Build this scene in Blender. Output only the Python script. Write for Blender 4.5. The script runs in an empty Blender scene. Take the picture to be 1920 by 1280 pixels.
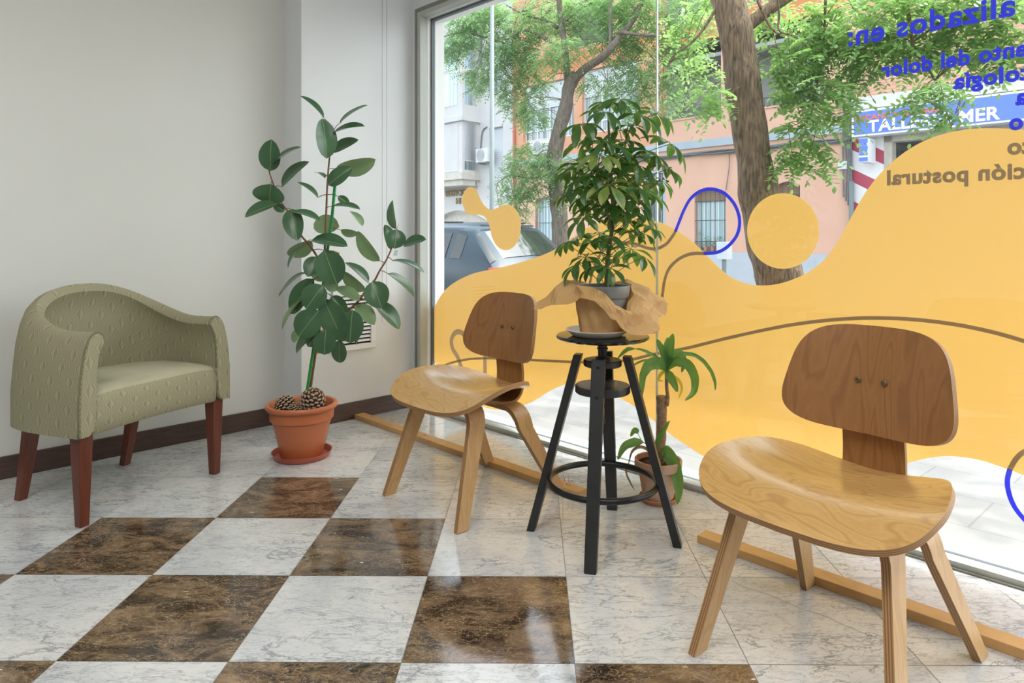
import bpy, math, random
from mathutils import Vector, Matrix
from mathutils.geometry import tessellate_polygon
random.seed(7)
PI = math.pi
sc = bpy.context.scene
COL = sc.collection

# ---------------------------------------------------------------- camera
F, PX, PY = 1280.0, 987.0, 441.0            # focal length and principal point in pixels of the 1920x1280 frame
cd = bpy.data.cameras.new('camera')
cd.sensor_width = 36; cd.lens = 24
cd.shift_x = -(PX - 960) / 1920; cd.shift_y = (PY - 640) / 1920
cd.clip_start = .05; cd.clip_end = 200
cam = bpy.data.objects.new('camera', cd); COL.objects.link(cam)
cam.location = (0, 0, 1.0); cam.rotation_euler = (PI / 2, 0, 0)
sc.camera = cam

# ---------------------------------------------------------------- light
w = bpy.data.worlds.new('sky'); sc.world = w; w.use_nodes = True
nt = w.node_tree; bg = nt.nodes['Background']
sky = nt.nodes.new('ShaderNodeTexSky'); sky.sky_type = 'NISHITA'; sky.sun_disc = False
sky.sun_elevation = math.radians(60); sky.sun_rotation = math.radians(70); sky.air_density = 1.0; sky.dust_density = 3.0
hs = nt.nodes.new('ShaderNodeHueSaturation'); hs.inputs['Saturation'].default_value = .35; nt.links.new(sky.outputs[0], hs.inputs['Color'])
nt.links.new(hs.outputs[0], bg.inputs[0]); bg.inputs[1].default_value = 1.0
sd = bpy.data.lights.new('sun', 'SUN'); sd.energy = 3.2; sd.angle = math.radians(.6); sd.color = (1, .95, .87)
sun = bpy.data.objects.new('sun', sd); COL.objects.link(sun)
SUN = Vector((.615, .12, 1.0)).normalized()    # towards the sun: high over the houses opposite
sun.rotation_euler = SUN.to_track_quat('Z', 'Y').to_euler(); sun.location = (4, 2, 9)
def fill_light(x, y, sx, sy, e, col=(1, .985, .965)):  # unseen area light, added under the ceiling to brighten the room
    l = bpy.data.lights.new('fill_panel', 'AREA'); l.shape = 'RECTANGLE'; l.size = sx; l.size_y = sy; l.energy = e; l.color = col
    o = bpy.data.objects.new('fill_panel', l); COL.objects.link(o); o.location = (x, y, 2.95)
    o['label'] = 'unseen area light added under the ceiling to fill the room'; o['category'] = 'fill light'; o['group'] = 'added fill lights'
    return o
fill_light(-.9, .2, 1.6, 1.6, 52)
fill_light(1.0, -.8, 1.6, 1.6, 48)
sc.view_settings.view_transform = 'Standard'; sc.view_settings.look = 'None'
sc.view_settings.exposure = 0.0; sc.view_settings.gamma = 1.0; sc.view_settings.use_curve_mapping = False
sc.cycles.transparent_max_bounces = 24; sc.cycles.max_bounces = 10; sc.cycles.sample_clamp_indirect = 8

# ---------------------------------------------------------------- frames: s along the window wall, n outwards, z up
R2 = math.sqrt(.5)
U = Vector((R2, -R2, 0)); N = Vector((R2, R2, 0))
def W(s, n, z): return U * s + N * n + Vector((0, 0, z))
def sz(px, py, n):                              # a pixel read off on the vertical plane n = const
    r = (px - PX) / F; d = n * math.sqrt(2) / (1 + r)
    return ((r * d - d) * R2, 1 - (py - PY) * d / F)
def Q(px, py, d): return Vector(((px - PX) / F * d, d, 1 - (py - PY) * d / F))
N_IN, N_GL, N_OUT, N_F = 2.358, 2.443, 2.531, 16.62
S_L, S_P = -3.507, -3.305                       # left wall, pillar face

# ---------------------------------------------------------------- mesh builder
WM = {}
def tag(o, label=None, cat=None, group=None, kind=None):
    if label: o['label'] = label
    if cat: o['category'] = cat
    if group: o['group'] = group
    if kind: o['kind'] = kind
    return o
def thing(name, label, cat, loc=(0, 0, 0), rz=0, group=None, kind=None):
    o = bpy.data.objects.new(name, None); COL.objects.link(o); o.location = loc; o.rotation_euler = (0, 0, rz)
    o.empty_display_size = .1
    WM[o.name] = Matrix.Translation(loc) @ Matrix.Rotation(rz, 4, 'Z')
    return tag(o, label, cat, group, kind)
def perp(t):
    a = Vector((0, 0, 1)) if abs(t.z) < .9 else Vector((1, 0, 0))
    x = t.cross(a).normalized(); return x, t.cross(x).normalized()
class MB:
    def __init__(s): s.v = []; s.f = []; s.m = []; s.uv = None
    def add(s, vs, fs, m=0):
        b = len(s.v); s.v += [Vector(v) for v in vs]
        for f in fs: s.f.append([b + i for i in f]); s.m.append(m)
        return b
    def box8(s, c, m=0): s.add(c, [(0, 3, 2, 1), (4, 5, 6, 7), (0, 1, 5, 4), (1, 2, 6, 5), (2, 3, 7, 6), (3, 0, 4, 7)], m)
    def box(s, x0, x1, y0, y1, z0, z1, m=0, T=None):
        c = [(x0, y0, z0), (x1, y0, z0), (x1, y1, z0), (x0, y1, z0), (x0, y0, z1), (x1, y0, z1), (x1, y1, z1), (x0, y1, z1)]
        s.box8([T @ Vector(p) for p in c] if T else c, m); return s
    def wbox(s, s0, s1, n0, n1, z0, z1, m=0):      # box in the wall frame
        s.box8([W(a, b, c) for c in (z0, z1) for a, b in ((s0, n0), (s1, n0), (s1, n1), (s0, n1))], m); return s
    def tube(s, pts, rad, k=10, m=0, cap=True):
        pts = [Vector(p) for p in pts]; n = len(pts)
        if not hasattr(rad, '__len__'): rad = [rad] * n
        vs = []; x = None
        for i, p in enumerate(pts):
            t = (pts[min(i + 1, n - 1)] - pts[max(i - 1, 0)]).normalized()
            if x is None: x, y = perp(t)
            else:
                x = (x - t * x.dot(t)).normalized(); y = t.cross(x).normalized()
            for j in range(k):
                a = 2 * PI * j / k; vs.append(p + (x * math.cos(a) + y * math.sin(a)) * rad[i])
        fs = [(i * k + j, i * k + (j + 1) % k, (i + 1) * k + (j + 1) % k, (i + 1) * k + j) for i in range(n - 1) for j in range(k)]
        if cap: fs += [tuple(range(k))[::-1], tuple((n - 1) * k + j for j in range(k))]
        s.add(vs, fs, m); return s
    def ring(s, c, R, r, k=48, q=10, m=0, axis=None):
        vs = []
        for i in range(k):
            a = 2 * PI * i / k
            for j in range(q):
                b = 2 * PI * j / q
                p = Vector(((R + r * math.cos(b)) * math.cos(a), (R + r * math.cos(b)) * math.sin(a), r * math.sin(b)))
                if axis: p = axis @ p
                vs.append(Vector(c) + p)
        s.add(vs, [(i * q + j, ((i + 1) % k) * q + j, ((i + 1) % k) * q + (j + 1) % q, i * q + (j + 1) % q) for i in range(k) for j in range(q)], m); return s
    def lathe(s, c, prof, k=40, m=0, wob=None):
        vs = []
        for (r, z) in prof:
            for j in range(k):
                a = 2 * PI * j / k; rr = r * (wob(a, z) if wob else 1)
                vs.append((c[0] + rr * math.cos(a), c[1] + rr * math.sin(a), c[2] + z))
        n = len(prof)
        fs = [(i * k + j, i * k + (j + 1) % k, (i + 1) * k + (j + 1) % k, (i + 1) * k + j) for i in range(n - 1) for j in range(k)]
        if prof[0][0] > 1e-4: fs.append(tuple(range(k))[::-1])
        if prof[-1][0] > 1e-4: fs.append(tuple((n - 1) * k + j for j in range(k)))
        s.add(vs, fs, m); return s
    def grid(s, g, m=0, wrap=False):
        nr, nc = len(g), len(g[0])
        vs = [p for r in g for p in r]
        s.add(vs, [(i * nc + j, i * nc + (j + 1) % nc, (i + 1) * nc + (j + 1) % nc, (i + 1) * nc + j) for i in range(nr - 1) for j in range(nc if wrap else nc - 1)], m); return s
    def ply(s, g, t, layers=5, degen=False):                    # a bent plywood sheet: faces in slot 0, edge veneers in slots 1 and 2
        nr, nc = len(g), len(g[0]); nm = []
        for i in range(nr):
            row = []
            for j in range(nc):
                a = g[min(i + 1, nr - 1)][j] - g[max(i - 1, 0)][j]; b = g[i][min(j + 1, nc - 1)] - g[i][max(j - 1, 0)]
                if b.length < 1e-5: jj = nc // 2; ii = 2 if i == 0 else nr - 3; b = g[ii][jj + 1] - g[ii][jj - 1]
                if a.length < 1e-6: a = Vector((1, 0, 0))
                row.append(a.cross(b).normalized())
            nm.append(row)
        if degen:
            for k in (0, 1): nm[k] = list(nm[3]); nm[nr - 1 - k] = list(nm[nr - 4])
        top = [[g[i][j] + nm[i][j] * t / 2 for j in range(nc)] for i in range(nr)]
        bot = [[g[i][j] - nm[i][j] * t / 2 for j in range(nc)] for i in range(nr)]
        s.grid(top, 0); s.grid([r[::-1] for r in bot], 0)
        per = [(0, j) for j in range(nc)] + [(i, nc - 1) for i in range(1, nr)] + [(nr - 1, j) for j in range(nc - 2, -1, -1)] + [(i, 0) for i in range(nr - 2, 0, -1)]
        K = len(per)
        for q in range(layers):
            a, b = q / layers, (q + 1) / layers
            vs = [top[i][j].lerp(bot[i][j], a) for i, j in per] + [top[i][j].lerp(bot[i][j], b) for i, j in per]
            s.add(vs, [(k, (k + 1) % K, K + (k + 1) % K, K + k) for k in range(K)], 1 + q % 2)
        return s
    def poly(s, pts, n0, n1, m=0):                 # outline in (s, z) made a sheet between two n
        k = len(pts); tri = tessellate_polygon([[Vector((a, b, 0)) for a, b in pts]])
        b = s.add([W(a, n0, z) for a, z in pts] + [W(a, n1, z) for a, z in pts], [], m)
        for t in tri: s.f.append([b + i for i in t]); s.m.append(m); s.f.append([b + k + i for i in reversed(t)]); s.m.append(m)
        for i in range(k): s.f.append([b + i, b + (i + 1) % k, b + k + (i + 1) % k, b + k + i]); s.m.append(m)
        return s
    def build(s, name, mats, parent=None, local=False, smooth=False, label=None, bevel=0, uv=None, subsurf=0, fix=False):
        if not isinstance(mats, (list, tuple)): mats = [mats]
        me = bpy.data.meshes.new(name); vs = s.v
        if parent is not None:
            M = WM[parent.name]
            if not local: Mi = M.inverted(); vs = [Mi @ v for v in vs]
        me.from_pydata([tuple(v) for v in vs], [], s.f)
        for m in mats: me.materials.append(m)
        me.polygons.foreach_set('material_index', s.m)
        if smooth: me.polygons.foreach_set('use_smooth', [True] * len(me.polygons))
        if uv:
            l = me.uv_layers.new(name='UVMap')
            for lp in me.loops: l.data[lp.index].uv = uv[lp.vertex_index]
        me.update()
        if fix:
            import bmesh
            bm = bmesh.new(); bm.from_mesh(me); bmesh.ops.remove_doubles(bm, verts=bm.verts, dist=1e-5)
            bmesh.ops.recalc_face_normals(bm, faces=bm.faces); bm.to_mesh(me); bm.free()
        o = bpy.data.objects.new(name, me); COL.objects.link(o)
        if parent is not None: o.parent = parent; WM[o.name] = M
        else: WM[o.name] = Matrix.Identity(4)
        if label: o['label'] = label
        if smooth == 'auto':
            me.polygons.foreach_set('use_smooth', [True] * len(me.polygons))
            try: me.set_sharp_from_angle(angle=math.radians(40))
            except Exception: pass
        if bevel:
            b = o.modifiers.new('bevel', 'BEVEL'); b.width = bevel; b.segments = 2; b.limit_method = 'ANGLE'
        if subsurf:
            b = o.modifiers.new('sub', 'SUBSURF'); b.levels = subsurf; b.render_levels = subsurf
        return o
def struct(o): o['kind'] = 'structure'; return o
def copy_tree(o, parent=None):
    c = o.copy(); COL.objects.link(c); WM[c.name] = WM[o.name]
    if parent is not None: c.parent = parent
    for ch in list(o.children): copy_tree(ch, c)
    return c
def cr(pts, n=8, closed=False):                 # smooth curve through the points
    pts = [Vector(p) for p in pts]; k = len(pts); out = []
    for i in range(k if closed else k - 1):
        if closed: a, b, c, d = pts[i - 1], pts[i], pts[(i + 1) % k], pts[(i + 2) % k]
        else: a, b, c, d = pts[max(i - 1, 0)], pts[i], pts[i + 1], pts[min(i + 2, k - 1)]
        for j in range(n):
            t = j / n; out.append(.5 * ((2 * b) + (c - a) * t + (2 * a - 5 * b + 4 * c - d) * t * t + (3 * b - a - 3 * c + d) * t ** 3))
    if not closed: out.append(pts[-1])
    return out

# ---------------------------------------------------------------- materials
def mat(name, col, rough=.5, metal=0, spec=.5, emit=None):
    m = bpy.data.materials.new(name); m.use_nodes = True; b = m.node_tree.nodes['Principled BSDF']
    b.inputs['Base Color'].default_value = (*col, 1); b.inputs['Roughness'].default_value = rough; b.inputs['Metallic'].default_value = metal
    b.inputs['Specular IOR Level'].default_value = spec
    if emit: b.inputs['Emission Color'].default_value = (*emit[0], 1); b.inputs['Emission Strength'].default_value = emit[1]
    return m
def nodes(m): return m.node_tree, m.node_tree.nodes, m.node_tree.links, m.node_tree.nodes['Principled BSDF']
def ramp(nt, fac, stops):
    r = nt.nodes.new('ShaderNodeValToRGB'); nt.links.new(fac, r.inputs[0]); e = r.color_ramp.elements
    while len(e) < len(stops): e.new(.5)
    for i, (p, c) in enumerate(stops): e[i].position = p; e[i].color = (*c, 1) if len(c) == 3 else c
    return r.outputs[0]
def coords(nt, scale=(1, 1, 1), kind='Object', rot=(0, 0, 0)):
    tc = nt.nodes.new('ShaderNodeTexCoord'); mp = nt.nodes.new('ShaderNodeMapping'); mp.inputs['Scale'].default_value = scale
    mp.inputs['Rotation'].default_value = rot
    nt.links.new(tc.outputs[kind], mp.inputs[0]); return mp.outputs[0]
def noise(nt, vec, scale, detail=4, rough=.5, dist=0):
    n = nt.nodes.new('ShaderNodeTexNoise'); nt.links.new(vec, n.inputs['Vector']); n.inputs['Scale'].default_value = scale
    n.inputs['Detail'].default_value = detail; n.inputs['Roughness'].default_value = rough; n.inputs['Distortion'].default_value = dist
    return n.outputs[0]
def mixc(nt, f, a, b, mode='MIX'):
    n = nt.nodes.new('ShaderNodeMix'); n.data_type = 'RGBA'; n.blend_type = mode
    for i, x in ((0, f), (6, a), (7, b)):
        if hasattr(x, 'links') or hasattr(x, 'is_linked'): nt.links.new(x, n.inputs[i])
        elif i == 0: n.inputs[0].default_value = x
        else: n.inputs[i].default_value = (*x, 1)
    return n.outputs[2]
def math_(nt, op, a, b=None):
    n = nt.nodes.new('ShaderNodeMath'); n.operation = op
    for i, x in enumerate((a, b)):
        if x is None: continue
        if isinstance(x, (int, float)): n.inputs[i].default_value = x
        else: nt.links.new(x, n.inputs[i])
    return n.outputs[0]
def bump(nt, h, bs, strength=.3, dist=.01):
    b = nt.nodes.new('ShaderNodeBump'); b.inputs['Strength'].default_value = strength; b.inputs['Distance'].default_value = dist
    nt.links.new(h, b.inputs['Height']); nt.links.new(b.outputs[0], bs.inputs['Normal'])
def noisy(name, c0, c1, scale=8, rough=.6, stretch=(1, 1, 1), spec=.5, bmp=0, detail=5, metal=0):
    m = mat(name, c0, rough, metal, spec); nt, nd, lk, b = nodes(m); v = coords(nt, stretch)
    n = noise(nt, v, scale, detail); lk.new(ramp(nt, n, [(.3, c0), (.7, c1)]), b.inputs['Base Color'])
    if bmp: bump(nt, n, b, bmp)
    return m
def wood(name, light, dark, grain=(1, 1, 1), rough=.35, scale=6.0, contrast=1.0, figure=3.0):
    m = mat(name, light, rough); nt, nd, lk, b = nodes(m); v = coords(nt, grain)
    n1 = noise(nt, v, scale, 2, .4, .4)
    f = math_(nt, 'FRACT', math_(nt, 'MULTIPLY', n1, figure * 3))
    tri = math_(nt, 'ABSOLUTE', math_(nt, 'SUBTRACT', f, .5))
    c1 = ramp(nt, tri, [(.0, dark), (.22, light), (.5, tuple(.6 * a + .4 * c for a, c in zip(light, dark)))])
    v2 = coords(nt, tuple(g * 14 for g in grain)); n2 = noise(nt, v2, scale * 1.5, 6, .6)
    c2 = mixc(nt, math_(nt, 'MULTIPLY', ramp(nt, n2, [(.35, (0, 0, 0)), (.65, (1, 1, 1))]), .35), c1, dark)
    lk.new(mixc(nt, contrast, light, c2), b.inputs['Base Color'])
    return m
MT = {}
MT['wall'] = noisy('wall_paint', (.65, .66, .625), (.68, .69, .66), 1.2, .7, bmp=0)
MT['wall_pil'] = noisy('pillar_paint', (.71, .735, .75), (.74, .765, .78), 1.2, .6)
MT['ceiling'] = mat('ceiling_paint', (.82, .82, .80), .8)
MT['base'] = noisy('baseboard_wood', (.055, .03, .024), (.085, .05, .04), 14, .45, (1, 1, 6))
def marble_white():
    m = mat('white_marble', (.7, .7, .7), .11); nt, nd, lk, b = nodes(m)
    tc = nt.nodes.new('ShaderNodeTexCoord'); mp = nt.nodes.new('ShaderNodeMapping'); lk.new(tc.outputs['UV'], mp.inputs[0])
    v = mp.outputs[0]
    cloud = noise(nt, v, 2.6, 5, .6, .6)
    base = ramp(nt, cloud, [(.30, (.48, .50, .515)), (.5, (.64, .645, .64)), (.75, (.73, .71, .66))])
    st = nt.nodes.new('ShaderNodeMapping'); st.inputs['Rotation'].default_value = (0, 0, -.75); st.inputs['Scale'].default_value = (.8, 2.4, 1); lk.new(v, st.inputs[0])
    col = base
    for sc_, wdt, k, dist in ((1.9, .008, .9, .5), (3.4, .010, .85, .5), (6.5, .013, .75, .7), (15.0, .022, .55, .8), (34., .03, .3, .6)):
        n = noise(nt, st.outputs[0], sc_, 6, .6, dist)
        a = math_(nt, 'ABSOLUTE', math_(nt, 'SUBTRACT', n, .5))
        f = ramp(nt, a, [(0, (1, 1, 1)), (wdt, (0, 0, 0))])
        msk = ramp(nt, noise(nt, v, sc_ * .8, 2), [(.36, (0, 0, 0)), (.56, (1, 1, 1))])
        f = math_(nt, 'MULTIPLY', math_(nt, 'MULTIPLY', f, msk), k)
        col = mixc(nt, f, col, (.235, .25, .27))
    lk.new(col, b.inputs['Base Color'])
    return m
def marble_dark():
    m = mat('brown_marble', (.1, .06, .03), .1); nt, nd, lk, b = nodes(m)
    tc = nt.nodes.new('ShaderNodeTexCoord'); mp = nt.nodes.new('ShaderNodeMapping'); lk.new(tc.outputs['UV'], mp.inputs[0])
    mp.inputs['Scale'].default_value = (1, 2.0, 1)
    v = mp.outputs[0]
    big = noise(nt, v, 6.0, 9, .74, .7)
    base = ramp(nt, big, [(.36, (.018, .013, .011)), (.45, (.055, .036, .024)), (.53, (.15, .098, .058)), (.66, (.28, .19, .115))])
    vo = nt.nodes.new('ShaderNodeTexVoronoi'); vo.feature = 'DISTANCE_TO_EDGE'; vo.inputs['Scale'].default_value = 24
    dn = nt.nodes.new('ShaderNodeTexNoise'); dn.inputs['Scale'].default_value = 9; dn.inputs['Detail'].default_value = 5; lk.new(v, dn.inputs['Vector'])
    ad = nt.nodes.new('ShaderNodeVectorMath'); ad.operation = 'MULTIPLY_ADD'; lk.new(dn.outputs[1], ad.inputs[0]); ad.inputs[1].default_value = (.35, .35, .35); lk.new(v, ad.inputs[2])
    lk.new(ad.outputs[0], vo.inputs['Vector'])
    f = ramp(nt, vo.outputs['Distance'], [(0, (1, 1, 1)), (.045, (0, 0, 0))])
    f = math_(nt, 'MULTIPLY', f, ramp(nt, noise(nt, v, 5, 3), [(.3, (0, 0, 0)), (.55, (.95, .95, .95))]))
    col = mixc(nt, f, base, (.42, .29, .16))
    n = noise(nt, v, 6, 5, .6, 1.5); a = math_(nt, 'ABSOLUTE', math_(nt, 'SUBTRACT', n, .5))
    f2 = math_(nt, 'MULTIPLY', ramp(nt, a, [(0, (1, 1, 1)), (.009, (0, 0, 0))]), .45)
    col = mixc(nt, f2, col, (.5, .4, .28))
    sp = ramp(nt, noise(nt, v, 19, 3, .5), [(.725, (0, 0, 0)), (.74, (1, 1, 1))])
    col = mixc(nt, sp, col, (.75, .72, .68))
    lk.new(col, b.inputs['Base Color'])
    return m
MT['mw'] = marble_white(); MT['md'] = marble_dark()
MT['grout'] = mat('tile_grout', (.25, .24, .22), .8)
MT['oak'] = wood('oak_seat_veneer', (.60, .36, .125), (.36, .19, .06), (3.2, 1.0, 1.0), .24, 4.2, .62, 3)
MT['oakb_shade'] = wood('oak_back_shaded', (.32, .145, .046), (.21, .090, .028), (1, 4.5, .7), .33, 3.0, .8, 2.2)  # same oak, with the shade of the backlit backrest put into its colour
MT['oakl'] = wood('oak_leg_veneer', (.56, .345, .155), (.38, .215, .085), (4, 4, .5), .4, 4, .6, 2)
MT['ply1'] = mat('ply_edge_light', (.44, .25, .11), .5); MT['ply2'] = mat('ply_edge_dark', (.25, .13, .055), .5)
MT['bar'] = wood('pine_bar', (.62, .37, .15), (.45, .25, .09), (1, 1, 1), .42, 3, .5, 2)
MT['redwood'] = noisy('mahogany_leg', (.10, .022, .010), (.155, .038, .017), 10, .32, (6, 6, .6))
MT['black'] = noisy('black_paint', (.012, .013, .014), (.02, .021, .022), 20, .42)
MT['blackgloss'] = noisy('black_gloss', (.008, .008, .008), (.014, .013, .012), 14, .1)
MT['blackmetal'] = mat('black_metal', (.03, .032, .034), .3, .7)
MT['screw'] = mat('dull_brass', (.20, .15, .09), .4, .8)
MT['steel'] = mat('steel', (.6, .6, .58), .25, 1)
MT['terra'] = noisy('orange_plastic', (.49, .145, .055), (.54, .17, .07), 5, .38)
MT['terrasaucer'] = noisy('red_plastic', (.40, .085, .045), (.45, .11, .06), 5, .4)
MT['clay'] = noisy('weathered_clay', (.36, .13, .065), (.66, .50, .38), 6, .85, (1, 1, .6), bmp=.1)
MT['claysaucer'] = noisy('clay_saucer', (.46, .17, .08), (.52, .23, .12), 9, .8)
MT['soil'] = noisy('soil', (.035, .022, .014), (.10, .065, .04), 90, .95, bmp=.8)
MT['greypot'] = mat('grey_plastic', (.20, .20, .20), .45)
MT['saucerw'] = mat('cream_saucer', (.58, .53, .46), .45)
MT['stake'] = noisy('green_stake', (.015, .22, .05), (.02, .28, .07), 10, .3)
MT['bark'] = noisy('stem_bark', (.16, .075, .04), (.26, .14, .075), 60, .7, (1, 1, .4), bmp=.3)
MT['greenstem'] = noisy('green_stem', (.12, .16, .05), (.18, .2, .08), 40, .6)
MT['redstem'] = mat('red_petiole', (.25, .12, .05), .5)
MT['cone'] = noisy('cone_scale', (.10, .055, .03), (.2, .12, .07), 40, .7)
MT['conetip'] = noisy('cone_tip', (.38, .27, .19), (.52, .40, .30), 60, .7)
def leafmat(name, c0, c1, rough=.3, trans=.25, tcol=None, scale=9):
    m = mat(name, c0, rough); nt, nd, lk, b = nodes(m); v = coords(nt)
    col = ramp(nt, noise(nt, v, scale, 3), [(.3, c0), (.7, c1)]); lk.new(col, b.inputs['Base Color'])
    t = nt.nodes.new('ShaderNodeBsdfTranslucent'); t.inputs[0].default_value = (*(tcol or tuple(min(1, a * 2.2) for a in c1)), 1)
    mx = nt.nodes.new('ShaderNodeMixShader'); mx.inputs[0].default_value = trans
    out = nd['Material Output']; lk.new(b.outputs[0], mx.inputs[1]); lk.new(t.outputs[0], mx.inputs[2]); lk.new(mx.outputs[0], out.inputs[0])
    return m
MT['ficus'] = leafmat('rubber_leaf', (.040, .105, .050), (.065, .15, .068), .27, .07)
MT['ficus2'] = leafmat('rubber_leaf_underside', (.15, .25, .12), (.21, .32, .16), .45, .12)
MT['rib'] = mat('leaf_midrib', (.22, .32, .13), .5)
MT['yellow_leaf'] = leafmat('yellowed_leaf', (.62, .40, .03), (.70, .46, .05), .5, .3)
MT['scheff'] = leafmat('umbrella_leaf', (.022, .070, .024), (.04, .11, .032), .22, .32, (.24, .48, .07), 14)
MT['scheffy'] = leafmat('variegated_leaf', (.06, .14, .03), (.24, .29, .06), .3, .22, (.3, .45, .08), 30)
MT['drac'] = leafmat('corn_leaf', (.05, .17, .045), (.14, .30, .07), .3, .35, (.25, .5, .1), 14)
MT['cane'] = noisy('cane_bark', (.20, .115, .06), (.40, .27, .16), 30, .85, (1, 1, 2.5), bmp=.5)
MT['grille'] = mat('white_plastic', (.78, .79, .79), .4)
MT['dark'] = mat('dark_void', (.02, .02, .022), .8)
MT['frame'] = noisy('grey_green_metal', (.43, .46, .42), (.5, .52, .48), 6, .4)
MT['frameo'] = noisy('olive_frame', (.20, .20, .175), (.26, .26, .225), 6, .5)
MT['gasket'] = mat('grey_gasket', (.12, .15, .165), .5)
MT['white'] = noisy('white_sill', (.80, .80, .78), (.86, .86, .85), 4, .5)
MT['chain'] = mat('chain_bead', (.20, .18, .18), .4, .3)
def glassm():
    m = bpy.data.materials.new('window_glass'); m.use_nodes = True; nt = m.node_tree; nt.nodes.clear()
    o = nt.nodes.new('ShaderNodeOutputMaterial'); t = nt.nodes.new('ShaderNodeBsdfTransparent'); t.inputs[0].default_value = (.965, .985, .98, 1)
    g = nt.nodes.new('ShaderNodeBsdfGlossy'); g.inputs['Roughness'].default_value = .01; lw = nt.nodes.new('ShaderNodeLayerWeight'); lw.inputs[0].default_value = .5
    p5 = math_(nt, 'POWER', lw.outputs['Facing'], 4.0); fr_ = math_(nt, 'MULTIPLY_ADD', p5, .7); fr_.node.inputs[2].default_value = .04
    mx = nt.nodes.new('ShaderNodeMixShader'); nt.links.new(fr_, mx.inputs[0]); nt.links.new(t.outputs[0], mx.inputs[1]); nt.links.new(g.outputs[0], mx.inputs[2]); nt.links.new(mx.outputs[0], o.inputs[0])
    return m
MT['glass'] = glassm()
def film(name, col, tcol, tr=.55, thr=0.0):
    m = mat(name, col, .45, spec=.3); nt, nd, lk, b = nodes(m)
    t = nt.nodes.new('ShaderNodeBsdfTranslucent'); t.inputs[0].default_value = (*tcol, 1)
    mx = nt.nodes.new('ShaderNodeMixShader'); mx.inputs[0].default_value = tr
    lk.new(b.outputs[0], mx.inputs[1]); lk.new(t.outputs[0], mx.inputs[2]); res = mx.outputs[0]
    if thr:
        tp = nt.nodes.new('ShaderNodeBsdfTransparent'); tp.inputs[0].default_value = (*tcol, 1); m2 = nt.nodes.new('ShaderNodeMixShader'); m2.inputs[0].default_value = thr
        lk.new(res, m2.inputs[1]); lk.new(tp.outputs[0], m2.inputs[2]); res = m2.outputs[0]
    lk.new(res, nd['Material Output'].inputs[0])
    return m
MT['film'] = film('yellow_film', (.80, .61, .29), (.98, .76, .37), .56)
MT['lineb'] = film('blue_vinyl', (.055, .075, .80), (.08, .10, .95), .42)
MT['linebr'] = film('brown_vinyl', (.26, .22, .16), (.66, .65, .78), .80)
MT['linereflect'] = film('painted_reflection', (.58, .48, .38), (.82, .82, 1.0), .75)  # colour of the reflection painted on the film

# ================================================================ ROOM
ZC = 3.0
def clip(poly, f):                              # keep f(p) >= 0
    out = []
    for i, p in enumerate(poly):
        q = poly[(i + 1) % len(poly)]; a, b = f(p), f(q)
        if a >= 0: out.append(p)
        if (a >= 0) != (b >= 0): out.append(p.lerp(q, a / (a - b)))
    return out
def build_floor():
    me_v, me_f, me_m, uvs = [], [], [], []
    T, g, ang = .4062, .0009, -.008
    o = Vector((-.290, 2.004)); ux = Vector((math.cos(ang), math.sin(ang))); uy = Vector((-math.sin(ang), math.cos(ang)))
    sn = lambda p: ((p.x - p.y) * R2, (p.x + p.y) * R2)
    rnd = random.Random(3)
    for i in range(-16, 17):
        for j in range(-16, 12):
            dark = (i + j) % 2 == 1 and i + j <= -1 and j - i <= 3
            c = [o + ux * (i + a) * T + uy * (j + b) * T for a, b in ((0, 0), (1, 0), (1, 1), (0, 1))]
            m = (c[0] + c[2]) / 2; c = [p + (m - p).normalized() * g * 1.4 for p in c]
            for f in (lambda p: N_IN + .03 - sn(p)[1], lambda p: sn(p)[1] + 3.25, lambda p: sn(p)[0] + 3.55, lambda p: 3.25 - sn(p)[0]):
                c = clip(c, f)
                if len(c) < 3: break
            if len(c) < 3: continue
            b = len(me_v); me_v += [(p.x, p.y, 0) for p in c]; me_f.append(list(range(b, b + len(c)))); me_m.append(1 if dark else 0)
            ru, rv, k = rnd.uniform(0, 50), rnd.uniform(0, 50), rnd.choice((1, -1))
            uvs += [((p - m).x * k + ru, (p - m).y * k + rv) for p in c]
    me = bpy.data.meshes.new('floor'); b = len(me_v)
    for s, n in ((-3.6, -3.3), (3.3, -3.3), (3.3, N_IN + .03), (-3.6, N_IN + .03)): p = W(s, n, -.0012); me_v.append(tuple(p)); uvs.append((0, 0))
    me_f.append([b, b + 1, b + 2, b + 3]); me_m.append(2)
    me.from_pydata(me_v, [], me_f)
    for m in (MT['mw'], MT['md'], MT['grout']): me.materials.append(m)
    me.polygons.foreach_set('material_index', me_m)
    l = me.uv_layers.new(name='UVMap')
    for lp in me.loops: l.data[lp.index].uv = uvs[lp.vertex_index]
    o_ = bpy.data.objects.new('floor', me); COL.objects.link(o_); struct(o_)
build_floor()
fl_ = bpy.data.objects['floor']; WM['floor'] = Matrix.Identity(4)
for crack in ([(1178, 985), (1205, 992), (1232, 1006), (1262, 1022), (1296, 1042), (1330, 1069)], [(1372, 1088), (1405, 1104), (1440, 1114), (1470, 1127), (1505, 1142), (1540, 1152), (1580, 1170), (1612, 1184), (1645, 1196)], [(1052, 842), (1055, 880), (1056, 930), (1056, 972)]):
    pg = [Vector(((x - PX) / (y - PY), F / (y - PY), .0003)) for x, y in crack]; pc = cr(pg, 5); b_ = MB(); rr_ = random.Random(4)
    rows = []
    for i, p in enumerate(pc):
        t_ = (pc[min(i + 1, len(pc) - 1)] - pc[max(i - 1, 0)]).normalized(); q_ = Vector((-t_.y, t_.x, 0)); p = p + q_ * rr_.uniform(-.0016, .0016); rows.append([p - q_ * .0007, p + q_ * .0007])
    b_.grid(rows); b_.build('crack', MT['grout'], fl_)
S_J = S_P + .08                                  # window opening starts here
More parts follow.
